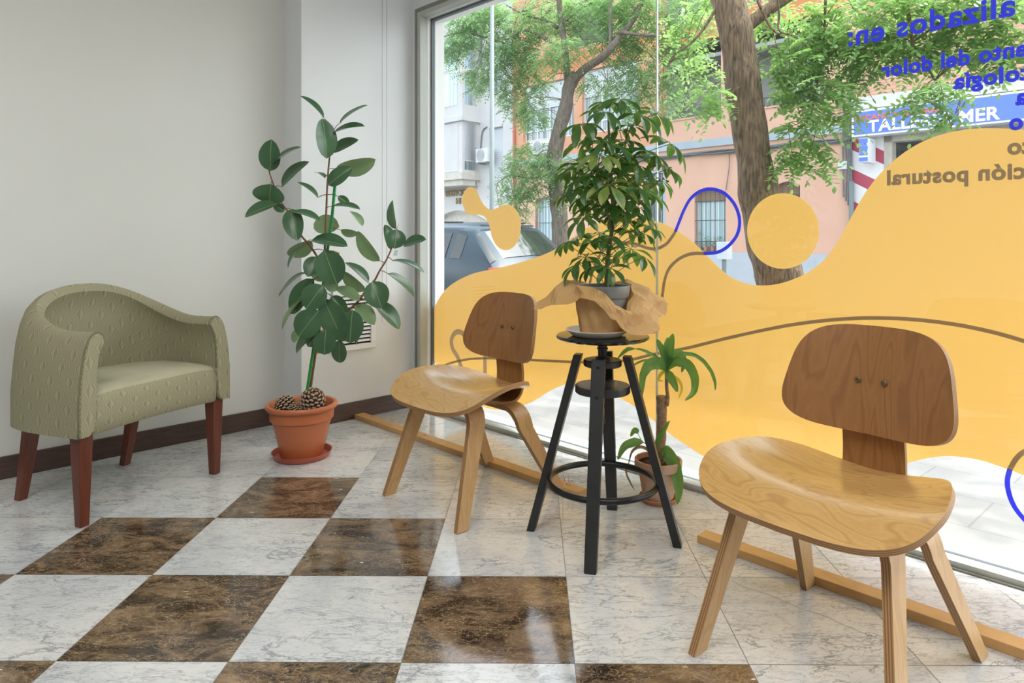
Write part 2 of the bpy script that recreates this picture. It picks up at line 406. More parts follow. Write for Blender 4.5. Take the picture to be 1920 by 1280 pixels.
Z0, Z1 = .022, 2.268
S_E = 2.2                                        # right end of the window, beyond the frame
struct(MB().wbox(-3.75, 3.4, -3.45, 2.75, ZC, ZC + .15).build('ceiling', MT['ceiling']))
struct(MB().wbox(-3.70, S_L, -3.4, N_OUT, 0, ZC).build('wall_left', MT['wall']))
NPIL = (1.159 + 0) and ((-1.159 + 3.515) * R2)   # where the pillar face begins
struct(MB().wbox(S_L, S_P, NPIL, N_OUT, 0, ZC).build('wall_pillar', MT['wall_pil'], bevel=.002))
struct(MB().wbox(-3.7, 3.4, -3.4, -3.25, 0, ZC).build('wall_back', MT['wall']))
struct(MB().wbox(3.25, 3.4, -3.25, N_OUT, 0, ZC).build('wall_right', MT['wall']))
ww = MB().wbox(S_P, S_E + 1.05, N_IN, N_OUT, Z1 + .048, ZC).wbox(S_E, S_E + 1.05, N_IN, N_OUT, 0, Z1 + .05)
ww.wbox(S_P, S_P + .03, N_IN, N_OUT, 0, Z1 + .05)
struct(ww.build('wall_window', MT['wall_pil']))
bb = MB().wbox(S_L, S_L + .014, -3.2, NPIL, 0, .092).wbox(S_L, S_P + .014, NPIL - .014, NPIL, 0, .092).wbox(S_P, S_P + .014, NPIL, N_IN, 0, .092)
struct(bb.build('baseboard_left', MT['base'], bevel=.002))
bb = MB().wbox(-3.4, 3.2, -3.25, -3.236, 0, .092); struct(bb.build('baseboard_back', MT['base']))
struct(MB().wbox(-6, 6, N_OUT, 3.95, 3.2, 3.35).build('shade_slab_1', MT['ceiling']))      # unseen slab over the pavement, added to keep direct sun off the film
struct(MB().wbox(-6, 6, N_OUT - .2, N_OUT, ZC, 6.0).wbox(-6, -3.7, N_OUT - .2, N_OUT, -.05, ZC).wbox(3.4, 6, N_OUT - .2, N_OUT, -.05, ZC).build('wall_street', MT['wall_pil']))
# window: frame, reveal, glass
win = thing('window_1', None, None, W(-1, N_IN, 0), kind='structure')
f = MB()
f.wbox(S_P + .03, S_P + .052, N_IN - .004, N_IN + .05, 0, Z1 + .048, 1); f.wbox(S_P + .052, S_J, N_IN - .002, N_IN + .05, Z0, Z1 + .026, 0)
f.wbox(S_P + .052, S_E, N_IN - .004, N_IN + .05, Z1 + .026, Z1 + .048, 1); f.wbox(S_J, S_E, N_IN - .002, N_IN + .05, Z1, Z1 + .026, 0)
f.wbox(S_P + .052, S_E, N_IN, N_IN + .05, 0.0, Z0, 0); f.wbox(S_P + .052, S_E, N_IN - .012, N_IN + .001, 0, .006, 1)
f.build('window_frame', [MT['frame'], MT['frameo']], win, bevel=.0012)
f = MB()
f.wbox(S_P + .02, S_J + .001, N_IN + .05, N_OUT, -.03, Z1 + .02); f.wbox(S_J, S_E, N_IN + .05, N_OUT, Z1 - .001, Z1 + .02); f.wbox(S_P + .03, S_E, N_IN + .05, N_OUT + .02, -.05, .004)
f.build('window_reveal', MT['white'], win)
f = MB()
f.wbox(S_J, S_J + .012, N_GL - .012, N_GL + .012, .004, Z1, 0); f.wbox(S_J, S_E, N_GL - .012, N_GL + .012, Z1 - .014, Z1, 0); f.wbox(S_J, S_E, N_GL - .008, N_GL + .008, .004, .012, 0)
f.build('glazing_channel', MT['gasket'], win)
s_seam = sz(1232, 300, N_GL)[0]
for a, b in ((S_J + .006, s_seam - .0015), (s_seam + .0015, S_E)):
    MB().wbox(a, b, N_GL - .004, N_GL + .004, .008, Z1 - .006).build('glass_pane', MT['glass'], win)
MB().wbox(s_seam - .0028, s_seam + .0028, N_GL - .0048, N_GL + .0048, .008, Z1 - .006).build('glass_joint', mat('silicone_joint', (.62, .68, .66), .3), win)

# ---------------------------------------------------------------- films and lettering on the glass
NF = N_GL + .0064       # films on the street side of the panes
def px_plane(pts, closed=True, k=8):
    c = cr([Vector((*sz(x, y, N_GL), 0)) for x, y in pts], k, closed)
    return [(p.x, p.y) for p in c]
def film_(name, pts, label, m='film', k=8):
    o = MB().poly(px_plane(pts, True, k), NF - .0008, NF).build(name, MT[m]); return tag(o, label, 'window film', 'yellow window films')
film_('window_film', [(805, 620), (811, 582), (828, 550), (850, 530), (885, 513), (930, 503), (980, 490), (1030, 472), (1065, 450), (1100, 427), (1140, 412), (1172, 407), (1205, 409), (1240, 418), (1275, 437), (1305, 460), (1335, 490), (1365, 517), (1400, 532), (1435, 535), (1470, 529), (1505, 515), (1535, 495), (1558, 470), (1580, 435), (1605, 388), (1635, 342), (1670, 305), (1712, 274), (1760, 253), (1812, 242), (1860, 240), (1920, 243), (2000, 252), (2090, 285), (2150, 400), (2160, 700), (2130, 940), (2060, 945), (1985, 915), (1920, 892), (1880, 877), (1840, 864), (1800, 857), (1765, 856), (1730, 861), (1680, 874), (1600, 892), (1500, 897), (1400, 885), (1330, 861), (1290, 838), (1247, 808), (1212, 779), (1180, 757), (1150, 742), (1110, 727), (1065, 720), (1030, 733), (987, 757), (930, 768), (880, 752), (840, 722), (818, 688), (808, 655)],
      'large yellow translucent film with a wavy edge along the lower half of the shop window')
film_('window_film', [(880, 350), (890, 354), (897, 368), (903, 380), (910, 388), (919, 393), (930, 390), (942, 384), (954, 384), (965, 392), (973, 406), (975, 423), (973, 441), (967, 456), (957, 466), (946, 469), (935, 465), (926, 455), (920, 441), (917, 426), (912, 413), (905, 405), (894, 402), (881, 403), (872, 397), (867, 386), (865, 374), (868, 361), (873, 354)],
      'small yellow film blob shaped like a dumbbell at the left of the glass')
film_('window_film', [(1467 + 67.5 * math.cos(a * PI / 8), 433 + 71 * math.sin(a * PI / 8)) for a in range(16)],
      'round yellow film dot in front of the street tree trunk')
ND = NF - .0009
def ribbon(par, name, pts, wd, m, k=8, label=None):
    c = [Vector((a, b)) for a, b in px_plane(pts, False, k)]; L, R = [], []
    for i, p in enumerate(c):
        t = (c[min(i + 1, len(c) - 1)] - c[max(i - 1, 0)]).normalized(); q = Vector((-t.y, t.x)) * wd / 2; L.append(p + q); R.append(p - q)
    b = MB()
    for nn in (ND - .0006, ND):
        vs = [W(p.x, nn, p.y) for p in L] + [W(p.x, nn, p.y) for p in R]; n = len(L)
        b.add(vs, [(i, i + 1, n + i + 1, n + i) if nn == ND else (i, n + i, n + i + 1, i + 1) for i in range(n - 1)])
    return b.build(name, MT[m], par, label=label)
t = thing('line_decal', 'looping line decal, blue round the barred window and brown over the yellow film', 'window decal', W(*[sz(1330, 440, N_GL)[0], ND, sz(1330, 440, N_GL)[1]]), group='line decals on the window')
ribbon(t, 'brown_section', [(1098, 560), (1106, 525), (1114, 498), (1128, 472), (1154, 456), (1188, 457), (1213, 465), (1230, 466), (1247, 458), (1258, 445), (1265, 434)], .0135, 'linebr')
ribbon(t, 'blue_section', [(1265, 434), (1272, 416), (1281, 394), (1293, 373), (1310, 359), (1331, 354), (1355, 361), (1374, 380), (1384, 403), (1385, 425), (1378, 445), (1362, 463), (1343, 473), (1318, 475)], .0135, 'lineb')
ribbon(t, 'brown_section', [(1318, 475), (1300, 475), (1284, 479), (1268, 488), (1253, 504), (1245, 525), (1241, 550), (1237, 575), (1229, 598), (1214, 622)], .0135, 'linebr')
o = ribbon(None, 'line_decal', [(818, 697), (835, 684), (862, 676), (895, 672), (950, 672), (1015, 676), (1100, 679), (1170, 676), (1225, 664), (1285, 653), (1350, 637), (1430, 619), (1510, 605), (1600, 597), (1680, 597), (1760, 604), (1840, 618), (1920, 640), (2000, 672), (2060, 705)], .0125, 'linebr')
tag(o, 'long gently arched brown line decal crossing the big yellow film', 'window decal', 'line decals on the window')
t = thing('line_decal', 'blue and brown arc decal low on the glass at the right edge of the photo', 'window decal', W(sz(1895, 920, N_GL)[0], ND, sz(1895, 920, N_GL)[1]), group='line decals on the window')
ribbon(t, 'brown_section', [(1990, 842), (1950, 838), (1922, 846), (1905, 860), (1893, 880)], .0135, 'linebr')
ribbon(t, 'blue_section', [(1893, 880), (1888, 902), (1891, 925), (1899, 946), (1910, 963), (1930, 985)], .0135, 'lineb')
t = thing('mark_reflection', 'pale rose painted reflection of lettering on the yellow film behind the left wooden chair', 'window decal', W(sz(870, 650, N_GL)[0], ND, sz(870, 650, N_GL)[1]))  # reflected lettering, painted as ribbons on the film
ribbon(t, 'curl', [(874, 652), (871, 635), (866, 625), (857, 622), (849, 627), (845, 640), (848, 655), (856, 668), (862, 684), (867, 700)], .030, 'linereflect')
ribbon(t, 'bar', [(908, 668), (908, 712)], .028, 'linereflect')
def text_mesh(par, name, body, size, m, s_end, z, off=.0, align='RIGHT', n=ND, inward=False, ext=.0004, sx=1.0, thing_label=None, space=1.0, cat='lettering', group=None, split=0):
    cu = bpy.data.curves.new(name, 'FONT'); cu.body = body; cu.size = size; cu.align_x = align; cu.extrude = ext; cu.offset = off; cu.space_character = space; cu.resolution_u = 4
    ob = bpy.data.objects.new('tmp', cu); COL.objects.link(ob)
    bpy.context.view_layer.update()
    me = bpy.data.meshes.new_from_object(ob.evaluated_get(bpy.context.evaluated_depsgraph_get())); bpy.data.objects.remove(ob)
    X = (U if inward else -U) * sx; Y = Vector((0, 0, 1)); Zv = X.cross(Y).normalized()
    M = Matrix((X, Y, Zv)).transposed().to_4x4(); M.translation = W(s_end, n, z)
    if par is not None: M = WM[par.name].inverted() @ M
    me.materials.clear(); me.materials.append(MT[m]); me.name = name
    if split:
        import bmesh
        bm = bmesh.new(); bm.from_mesh(me); bm.verts.ensure_lookup_table(); seen = set(); isl = []
        for v0 in bm.verts:
            if v0.index in seen: continue
            st_, comp = [v0], []; seen.add(v0.index)
            while st_:
                v_ = st_.pop(); comp.append(v_)
                for e in v_.link_edges:
                    o2 = e.other_vert(v_)
                    if o2.index not in seen: seen.add(o2.index); st_.append(o2)
            isl.append((min(v_.co.x for v_ in comp), max(v_.co.x for v_ in comp), comp))
        isl.sort(key=lambda t_: t_[0]); words = []; end = -9e9
        for a, b_, comp in isl:
            if a - end > split * size: words.append(set())
            words[-1].update(v_.index for v_ in comp); end = max(end, b_)
        bm.free(); root = thing(name, thing_label, cat, W(s_end, n, z), group=group); M2 = WM[root.name].inverted() @ M
        for wd_ in words:
            m2 = me.copy(); bm = bmesh.new(); bm.from_mesh(m2); bm.verts.ensure_lookup_table()
            bmesh.ops.delete(bm, geom=[v_ for v_ in bm.verts if v_.index not in wd_], context='VERTS'); bm.to_mesh(m2); bm.free(); m2.transform(M2)
            o = bpy.data.objects.new('word', m2); COL.objects.link(o); o.parent = root; WM[o.name] = WM[root.name]
        return root
    me.transform(M)
    o = bpy.data.objects.new(name, me); COL.objects.link(o)
    if par is not None: o.parent = par
    WM[o.name] = Matrix.Identity(4)
    if thing_label: tag(o, thing_label, cat, group)
    return o
g7 = 'reversed lettering on the shop window'
for sx_, body, size, px, py, m, lab in (
    (1.0, 'alizados en:', .094, 1588, 86, 'lineb', 'largest reversed blue lettering at the top right of the window, ending in a colon'),
    (.945, 'ento del dolor', .066, 1653, 144, 'lineb', 'reversed blue lettering reading ento del dolor, second line from the top'),
    (.98, 'tología', .066, 1788, 166, 'lineb', 'reversed blue lettering reading ologia, third line from the top'),
    (.95, 'a', .066, 1904, 196, 'lineb', 'single reversed blue letter a at the right edge over the blue garage sign'),
    (.95, 'o', .066, 1891, 243, 'lineb', 'single blue letter o at the right edge just above the yellow film'),
    (.96, 'to', .066, 1888, 289, 'linebr', 'short brown reversed lettering at the right, above the words ending in postural'),
    (.99, 'ción postural', .066, 1661, 346, 'linebr', 'brown reversed lettering reading cion postural on the yellow film')):
    s, z = sz(px, py, N_GL)
    text_mesh(None, 'window_lettering', body, size, m, s, z, off=.0026, thing_label=lab, group=g7, space=1.08, sx=sx_, split=.22 if ' ' in body else 0)

# ---------------------------------------------------------------- vent and blind chain on the pillar
def spl(px): r = (px - PX) / F; d = -S_P * math.sqrt(2) / (1 - r); return (r * d + d) * R2, d     # n on the pillar plane
n1, d1 = spl(702); n0, _ = spl(622)
za, zb = 1 - (650 - PY) * d1 / F, 1 - (541 - PY) * d1 / F
v = thing('air_vent', 'white louvred air vent low on the pillar behind the rubber plant', 'vent', W(S_P, (n0 + n1) / 2, (za + zb) / 2))
f = MB()
f.wbox(S_P, S_P + .014, n0, n1, za, za + .03); f.wbox(S_P, S_P + .014, n0, n1, zb - .03, zb); f.wbox(S_P, S_P + .014, n0, n0 + .03, za + .03, zb - .03); f.wbox(S_P, S_P + .014, n1 - .03, n1, za + .03, zb - .03)
f.build('vent_frame', MT['grille'], v, bevel=.002)
MB().wbox(S_P + .0005, S_P + .002, n0 + .03, n1 - .03, za + .03, zb - .03).build('backing', MT['dark'], v)
ns = 12
for i in range(ns):
    zz = za + .034 + (zb - za - .068) * (i + .5) / ns; b = MB()
    b.box8([W(s_, n_, z_) for s_, n_, z_ in ((S_P + .003, n0 + .03, zz + .006), (S_P + .003, n1 - .03, zz + .006), (S_P + .012, n1 - .03, zz - .004), (S_P + .012, n0 + .03, zz - .004),
            (S_P + .003, n0 + .03, zz + .0085), (S_P + .003, n1 - .03, zz + .0085), (S_P + .012, n1 - .03, zz - .0015), (S_P + .012, n0 + .03, zz - .0015))])
    b.build('slat', MT['grille'], v)
nc0, dc = spl(711); nc1, _ = spl(719.5); zc = 1 - (606 - PY) * dc / F
b = MB()
def bead(b, p, r=.0021):
    b.add([p + Vector(q) * r for q in ((1, 0, 0), (0, 1, 0), (-1, 0, 0), (0, -1, 0), (0, 0, 1.0), (0, 0, -1.0))], [(0, 1, 4), (1, 2, 4), (2, 3, 4), (3, 0, 4), (1, 0, 5), (2, 1, 5), (3, 2, 5), (0, 3, 5)])
z = zc + .02
while z < 2.9:
    bead(b, W(S_P + .03, nc0, z)); bead(b, W(S_P + .03, nc1, z)); z += .0062
for i in range(7):
    a = PI * (i + .5) / 7; bead(b, W(S_P + .03, (nc0 + nc1) / 2 - math.cos(a) * (nc1 - nc0) / 2, zc + .02 - math.sin(a) * .02))
b.tube([W(S_P + .03, nc0, zc + .02), W(S_P + .03, nc0, 2.9)], .0006, 4); b.tube([W(S_P + .03, nc1, zc + .02), W(S_P + .03, nc1, 2.9)], .0006, 4)
b.wbox(S_P, S_P + .05, nc0 - .01, nc1 + .01, 2.88, 2.93)
tag(b.build('blind_chain', MT['chain']), 'thin beaded roller blind chain hanging in a loop beside the window', 'blind chain')

# ---------------------------------------------------------------- floor bars
def bar(name, x0, y0, L, label, hook=None):
    s0 = (x0 - y0) * R2; n0 = (x0 + y0) * R2
    t = thing(name, label, 'wooden bar', W(s0, n0, 0), group='wooden bars on the floor')
    MT_ = MT['bar']
    MB().wbox(s0, s0 + L, n0, n0 + .058, 0, .025).build('batten', MT_, t, bevel=.0015)
    k = 0.12
    while k < L:
        c = W(s0 + k, n0 + .034, .0252); b = MB(); b.lathe(c, [(.0035, -.001), (.0035, .0006)], 8); b.build('screw_head', MT['screw'], t); k += .47
    if hook:
        c = W(s0 + hook, n0 + .03, .025); b = MB(); b.tube([c, c + Vector((0, 0, .014))], .0016, 8)
        b.ring(c + Vector((0, 0, .023)), .009, .0016, 20, 6, axis=Matrix.Rotation(PI / 2, 3, 'X')); b.build('eye_hook', MT['steel'], t, smooth=True)
bar('floor_bar', -.938, 3.722, 1.60, 'pale wooden bar on the floor from the pillar to the black stool', 1.52)
bar('floor_bar', .555, 2.222, 1.9, 'pale wooden bar on the floor behind the right wooden chair')

# ---------------------------------------------------------------- plywood chairs
def sstep(a, b, x): t = max(0, min(1, (x - a) / (b - a))); return t * t * (3 - 2 * t)
def make_chair(label, seed):
    t = thing('plywood_chair', label, 'chair', group='moulded plywood chairs')
    M3 = lambda a: [MT[a], MT['ply1'], MT['ply2']]
    # seat
    g = []; nr, nc = 40, 27
    for i in range(nr):
        v = math.sin(-PI / 2 + PI * i / (nr - 1)); fx = .072 + .224 * v
        pe = 3.7 if v > 0 else 2.7; hw = max(.02, (1 - abs(v) ** pe) ** (1 / pe) if abs(v) < 1 else 0)
        wf = .222 + .050 * sstep(-.1, .18, fx)
        row = []
        for j in range(nc):
            u = -1 + 2 * j / (nc - 1); l = u * hw * wf; s2 = (l / .235) ** 2
            z = .410 + .052 * s2 * (1 - .85 * sstep(-.04, .24, fx)) + .016 * math.exp(-((fx - .15) / .09) ** 2)
            z -= .040 * sstep(.17, .34, fx) + .010 * sstep(.0, -.15, fx) * (1 - s2)
            row.append(Vector((fx, l, z)))
        g.append(row)
    MB().ply(g, .016, 7, True).build('seat', M3('oak'), t, local=True, smooth='auto')
    # back rest
    g = []; nr = 34
    for i in range(nr):
        v = math.sin(-PI / 2 + PI * i / (nr - 1)); z = .634 + .132 * v
        hw = max(.03, (1 - abs(v) ** 3.7) ** (1 / 3.7) if abs(v) < 1 else 0)
        wz = .217 - .034 * sstep(.52, .78, z); row = []
        for j in range(nc):
            u = -1 + 2 * j / (nc - 1); l = u * hw * wz
            x = -.150 + .062 * (l / .22) ** 2 - .22 * (z - .63) - .25 * (z - .63) ** 2
            row.append(Vector((x, l, z)))
        g.append(row)
    back = MB().ply([r[::-1] for r in g], .012, 7, True).build('backrest', M3('oakb_shade'), t, local=True, smooth='auto')
    for l in (-.032, .032):
        b = MB(); c = Vector((-.138, l, .632)); q = 14
        R = Matrix.Rotation(-PI / 2 + .22, 3, 'Y'); vs = []
        for rr, h in ((.0075, 0), (.0075, .0015), (.006, .003), (.0025, .0032), (.002, .0015)):
            for k in range(q): a = 2 * PI * k / q; vs.append(c + Matrix.Rotation(PI / 2, 3, 'Y') @ Vector((rr * math.cos(a), rr * math.sin(a), h)))
        b.add(vs, [(i * q + k, i * q + (k + 1) % q, (i + 1) * q + (k + 1) % q, (i + 1) * q + k) for i in range(4) for k in range(q)] + [tuple(4 * q + k for k in range(q))])
        b.build('screw', MT['screw'], back, local=True, smooth='auto')
    # spine: from under the seat, dips, turns up behind the seat, carries the back
    path = cr([(.20, 0, .404), (.12, 0, .392), (.03, 0, .372), (-.06, 0, .352), (-.115, 0, .353), (-.150, 0, .385), (-.157, 0, .44), (-.152, 0, .52), (-.160, 0, .62), (-.178, 0, .70)], 6)
    g = []
    for k, p in enumerate(path):
        a = k / (len(path) - 1); hw = .085 - .012 * a
        g.append([p + Vector((0, y, 0)) for y in [hw * (-1 + 2 * q / 6) for q in range(7)]])
    MB().ply(g, .011, 5).build('spine', M3('oakb_shade'), t, local=True, smooth='auto')
    # leg frames
    def legs(sgn, x_foot, x_top, y_foot, y_top, ztop, name):
        half = [(x_foot, y_foot, 0.001), (x_foot + (x_top - x_foot) * .5, y_foot + (y_top - y_foot) * .5, ztop * .5), (x_top, y_top, ztop - .068)]
        P = [Vector(p) for p in half]; left = [P[0].lerp(P[2], k / 8) for k in range(9)]
        c0, c1 = P[2], Vector((x_top, y_top - .072, ztop)); ctrl = P[2] + (P[2] - P[0]).normalized() * .062; ctrl.z = min(ctrl.z, ztop)
        arc = [(1 - a) ** 2 * c0 + 2 * a * (1 - a) * Vector((x_top + (x_top - x_foot) * .12, y_top - .004, ztop)) + a * a * c1 for a in [k / 8 for k in range(1, 9)]]
        pts = left + arc; 
        for side in (1, -1):
            g = []
            for k, p in enumerate(pts):
                a = min(1, p.z / ztop); hw = .0235 + .013 * a
                row = [Vector((p.x + q, p.y * side, p.z)) for q in [hw * (-1 + 2 * e / 4) for e in range(5)]]
                g.append(row if side * sgn > 0 else row[::-1])
            MB().ply(g, .020, 7).build('leg', M3('oakl'), t, local=True, smooth='auto')
        y = y_top - .072
        g = [[Vector((x_top + q, yy, ztop)) for q in [.0365 * (-1 + 2 * e / 4) for e in range(5)]] for yy in [y - 2 * y * k / 6 for k in range(7)]]
        MB().ply(g, .021, 5).build('cross_rail', M3('oakl'), t, local=True, smooth='auto')
    legs(1, .268, .165, .228, .178, .392, 'front')
    legs(1, -.228, -.085, .214, .165, .338, 'rear')
    return t
ch = make_chair('golden plywood chair at the front right with a bright figured seat, showing a dark back', 1)
ch.location = (.762, 1.634, 0); ch.rotation_euler.z = math.radians(-140.4)
c2 = copy_tree(ch); c2.location = (-.180, 2.652, 0); c2.rotation_euler.z = math.radians(-137.0)
c2['label'] = 'golden plywood chair between the rubber plant and the black stool'

# ---------------------------------------------------------------- armchair
def fabric(name, c0, c1, uvscale=1.0):
    m = mat(name, c0, .9, spec=.15); nt, nd, lk, b = nodes(m)
    tc = nt.nodes.new('ShaderNodeTexCoord'); sp = nt.nodes.new('ShaderNodeSeparateXYZ'); lk.new(tc.outputs['UV'], sp.inputs[0])
    wv, hv = .092 * uvscale, .094 * uvscale
    a = math_(nt, 'MULTIPLY', sp.outputs[0], 2 * PI / wv); c = math_(nt, 'MULTIPLY', sp.outputs[1], 2 * PI / hv)
    e = math_(nt, 'MULTIPLY', math_(nt, 'SINE', a), math_(nt, 'COSINE', c))
    ph = math_(nt, 'ADD', math_(nt, 'MULTIPLY', a, 10.0), math_(nt, 'MULTIPLY', e, 8.2))
    st = math_(nt, 'SINE', ph)
    fac = ramp(nt, math_(nt, 'MULTIPLY_ADD', st, .5) if False else math_(nt, 'ADD', math_(nt, 'MULTIPLY', st, .5), .5), [(.25, (0, 0, 0)), (.6, (1, 1, 1))])
    v = coords(nt); fade = noise(nt, v, 5, 3)
    col = mixc(nt, fac, c0, c1)
    col = mixc(nt, math_(nt, 'MULTIPLY', fade, .35), col, (.40, .37, .24))
    lk.new(col, b.inputs['Base Color'])
    wv2 = noise(nt, coords(nt, (1, 1, 1)), 420, 2); bump(nt, wv2, b, .25, .004)
    return m
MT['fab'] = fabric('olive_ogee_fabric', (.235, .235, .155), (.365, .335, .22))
MT['fabs'] = noisy('pale_seat_fabric', (.38, .365, .25), (.46, .435, .315), 11, .92, spec=.15)  # lighter plain cloth on top of the seat
MT['pipe'] = mat('piping', (.17, .165, .10), .9)
def armchair():
    t = thing('armchair', 'olive green patterned tub armchair on red-brown legs by the left wall', 'armchair', (-1.615, 2.69, 0), math.radians(-22.7))
    # plan path of the shell's middle line from the right arm round the back to the left arm
    half = [(.245, .292), (.15, .299), (.05, .302), (-.05, .297), (-.125, .278), (-.185, .235), (-.225, .17), (-.245, .09), (-.25, 0)]
    P = cr([(x, -y, 0) for x, y in half] + [(x, y, 0) for x, y in half[-2::-1]], 5)
    n = len(P); g = []; uvs = []; L = 0; tot = sum((P[i + 1] - P[i]).length for i in range(n - 1)); ends = []
    for i, p in enumerate(P):
        if i: L += (P[i] - P[i - 1]).length
        tg = (P[min(i + 1, n - 1)] - P[max(i - 1, 0)]).normalized(); out = Vector((tg.y, -tg.x, 0))        # outward
        a = abs(L / tot * 2 - 1)                                    # 1 at the arm ends, 0 behind
        zt = .652 + .152 * (1 - sstep(.02, .86, a)) + .012 * a
        rec = .0 * a
        prof = [(-.030, .312), (-.030, .44), (-.028, zt - .20), (-.021, zt - .13), (-.010, zt - .07), (.004, zt - .028), (.022, zt - .006), (.042, zt), (.060, zt - .012), (.067, zt - .030), (.058, zt - .048), (.044, zt - .075), (.036, zt - .13), (.034, .45), (.030, .37), (.022, .328), (.005, .312)]
        fl = .010 * (1 - a)
        row = [p + out * (o_ + (fl if z_ > .5 else 0)) + Vector((0, 0, z_)) for o_, z_ in prof]
        s_ = 0; acc = []
        for k in range(len(row)):
            if k: s_ += (row[k] - row[k - 1]).length
            acc.append((L, s_))
        g.append(row); uvs += acc
    b = MB(); b.grid(g, 0, wrap=True); m = len(g[0])
    rnd = [uvs[i] for i in range(len(uvs))]
    for e, idx in ((0, 0), (1, n - 1)):
        cap = [g[idx][k] for k in range(m)]; base = len(b.v)
        # front panel, slightly proud, with a rounded edge
        fw = Vector((1, 0, 0)); c = sum(cap, Vector()) / m
        ins = [Vector((p.x, c.y + (p.y - c.y) * .9, p.z * .985 + c.z * .015)) + fw * .012 for p in cap]
        b.add(cap + ins, [(k, (k + 1) % m, m + (k + 1) % m, m + k) for k in range(m)] + [tuple(m + k for k in range(m))])
        rnd += [(p.y + 3, p.z) for p in cap] + [(p.y + 3, p.z) for p in ins]
        ends.append(cap)
    sh = b.build('shell', MT['fab'], t, local=True, smooth='auto', uv=rnd, fix=False)
    import bmesh
    bm = bmesh.new(); bm.from_mesh(sh.data); bmesh.ops.recalc_face_normals(bm, faces=bm.faces); bm.to_mesh(sh.data); bm.free()
    for cap in ends:
        pts = [p + Vector((.004, 0, 0)) for p in cap[:14]]
        MB().tube(cr(pts, 3), .0032, 6).build('piping', MT['pipe'], sh, local=True, smooth=True)
    # seat: front apron and sprung top in one upholstered block
    g = []; uv = []
    ys = [-.262 + .524 * j / 22 for j in range(23)]
    prof = [(.205, .318), (.232, .314), (.242, .328), (.245, .37), (.244, .42), (.236, .452), (.218, .466), (.16, .472), (.08, .474), (-.02, .472), (-.12, .462), (-.20, .45)]
    for k, (x, z) in enumerate(prof):
        row = []
        for y in ys:
            e = (abs(y) / .262); zz = z - (.012 * e ** 6 if k > 4 else 0); bow = .008 * (1 - e ** 2) * (1 if k < 8 else 0)
            lim = .262 if x > -.05 else .262 - .05 * ((-.05 - x) / .15) ** 1.5
            row.append(Vector((x + bow, y * lim / .262, zz + (0.004 * (1 - e * e) if k > 6 else 0) + (.010 * (1 - e * e) - .006 if k < 3 else 0))))
            uv.append((y + .02, k * .03 + z))
        g.append(row)
    b = MB(); b.grid(g, 0); nc = len(ys)
    K = len(prof)
    bot = b.add([Vector((-.2, y, .33)) for y in ys], []); uv += [(0, 0)] * nc
    b.f += [[(K - 1) * nc + j, (K - 1) * nc + j + 1, bot + j + 1, bot + j] for j in range(nc - 1)] + [[j, bot + j, bot + j + 1, j + 1] for j in range(nc - 1)]; b.m += [0] * (2 * nc - 2)
    for j in (0, nc - 1): b.f.append([k * nc + j for k in range(K)] + [bot + j]); b.m.append(0)
    for q in range(len(b.f)):
        f_ = b.f[q]
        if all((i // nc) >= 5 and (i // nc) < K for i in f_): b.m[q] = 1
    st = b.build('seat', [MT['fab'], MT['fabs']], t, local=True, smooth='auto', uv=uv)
    bm = bmesh.new(); bm.from_mesh(st.data); bmesh.ops.recalc_face_normals(bm, faces=bm.faces); bm.to_mesh(st.data); bm.free()
    # legs
    def leg(x0, y0, x1, y1, zt, w0, w1, curve=0):
        b = MB(); rows = []
        for k in range(9):
            a = k / 8; hw = w0 + (w1 - w0) * a; x = x0 + (x1 - x0) * a + curve * (1 - a) ** 2; y = y0 + (y1 - y0) * a
            rows.append([Vector((x + sx * hw, y + sy * hw, zt * a)) for sx, sy in ((-1, -1), (1, -1), (1, 1), (-1, 1))])
        b.grid(rows, 0, wrap=True); b.f += [[3, 2, 1, 0], [32, 33, 34, 35]]; b.m += [0, 0]
        b.build('leg', MT['redwood'], t, local=True, bevel=.002)
    for s in (1, -1):
        leg(.212, .282 * s, .208, .282 * s, .322, .0155, .0255)
        leg(-.225, .212 * s, -.165, .212 * s, .33, .0155, .023, -.012)
armchair()

# ---------------------------------------------------------------- leaves
def leaf_mesh(b, base, tip, wd, face, m=0, rib=None, fold=.12, droop=.0, curl=.0, shape='ellipse', nseg=10, petiole=0, pm=None, twist=0.0, uvl=None):
    """blade from base to tip; face = direction its upper side looks to; rib = material slot of the midrib"""
    base, tip = Vector(base), Vector(tip); ax = tip - base; L = ax.length; ax.normalize()
    nrm = (face - ax * face.dot(ax)).normalized(); side = ax.cross(nrm).normalized()
    rows = []; mids = []
    for i in range(nseg + 1):
        t = i / nseg
        if shape == 'ellipse': wv = (math.sin(PI * min(1, t ** .92)) ** .56) if 0 < t < 1 else 0
        elif shape == 'lance': wv = (math.sin(PI * t ** .75) ** .9) if 0 < t < 1 else 0
        elif shape == 'strap': wv = min(1, (t * 7 + .12)) ** .7 * (1 - t ** 3.2) ** .8 if t < 1 else 0
        else: wv = (math.sin(PI * t ** 1.25) ** .8) if 0 < t < 1 else 0
        if i == nseg: wv = 0.02
        if i == 0: wv = max(wv, .05)
        c = base + ax * L * t + nrm * (droop * L * math.sin(PI * t) - curl * L * t * t)
        th = twist * t; sd = side * math.cos(th) + nrm * math.sin(th); nn = nrm * math.cos(th) - side * math.sin(th)
        hw = wd / 2 * wv
        rows.append([c + sd * hw * u + nn * (hw * fold * abs(u) * 2 - .0 ) for u in (-1, -.55, 0, .55, 1)]); mids.append((c + nn * .0012, hw))
    b.grid(rows, m)
    if rib is not None:
        r = []
        for (c, hw), row in zip(mids, rows):
            sd = (row[4] - row[0]); sd = sd.normalized() if sd.length > 1e-6 else side
            r.append([c - sd * .0013, c + sd * .0013])
        b.grid(r, rib)
    return rows
CAMD = Vector((0, -1, 0))
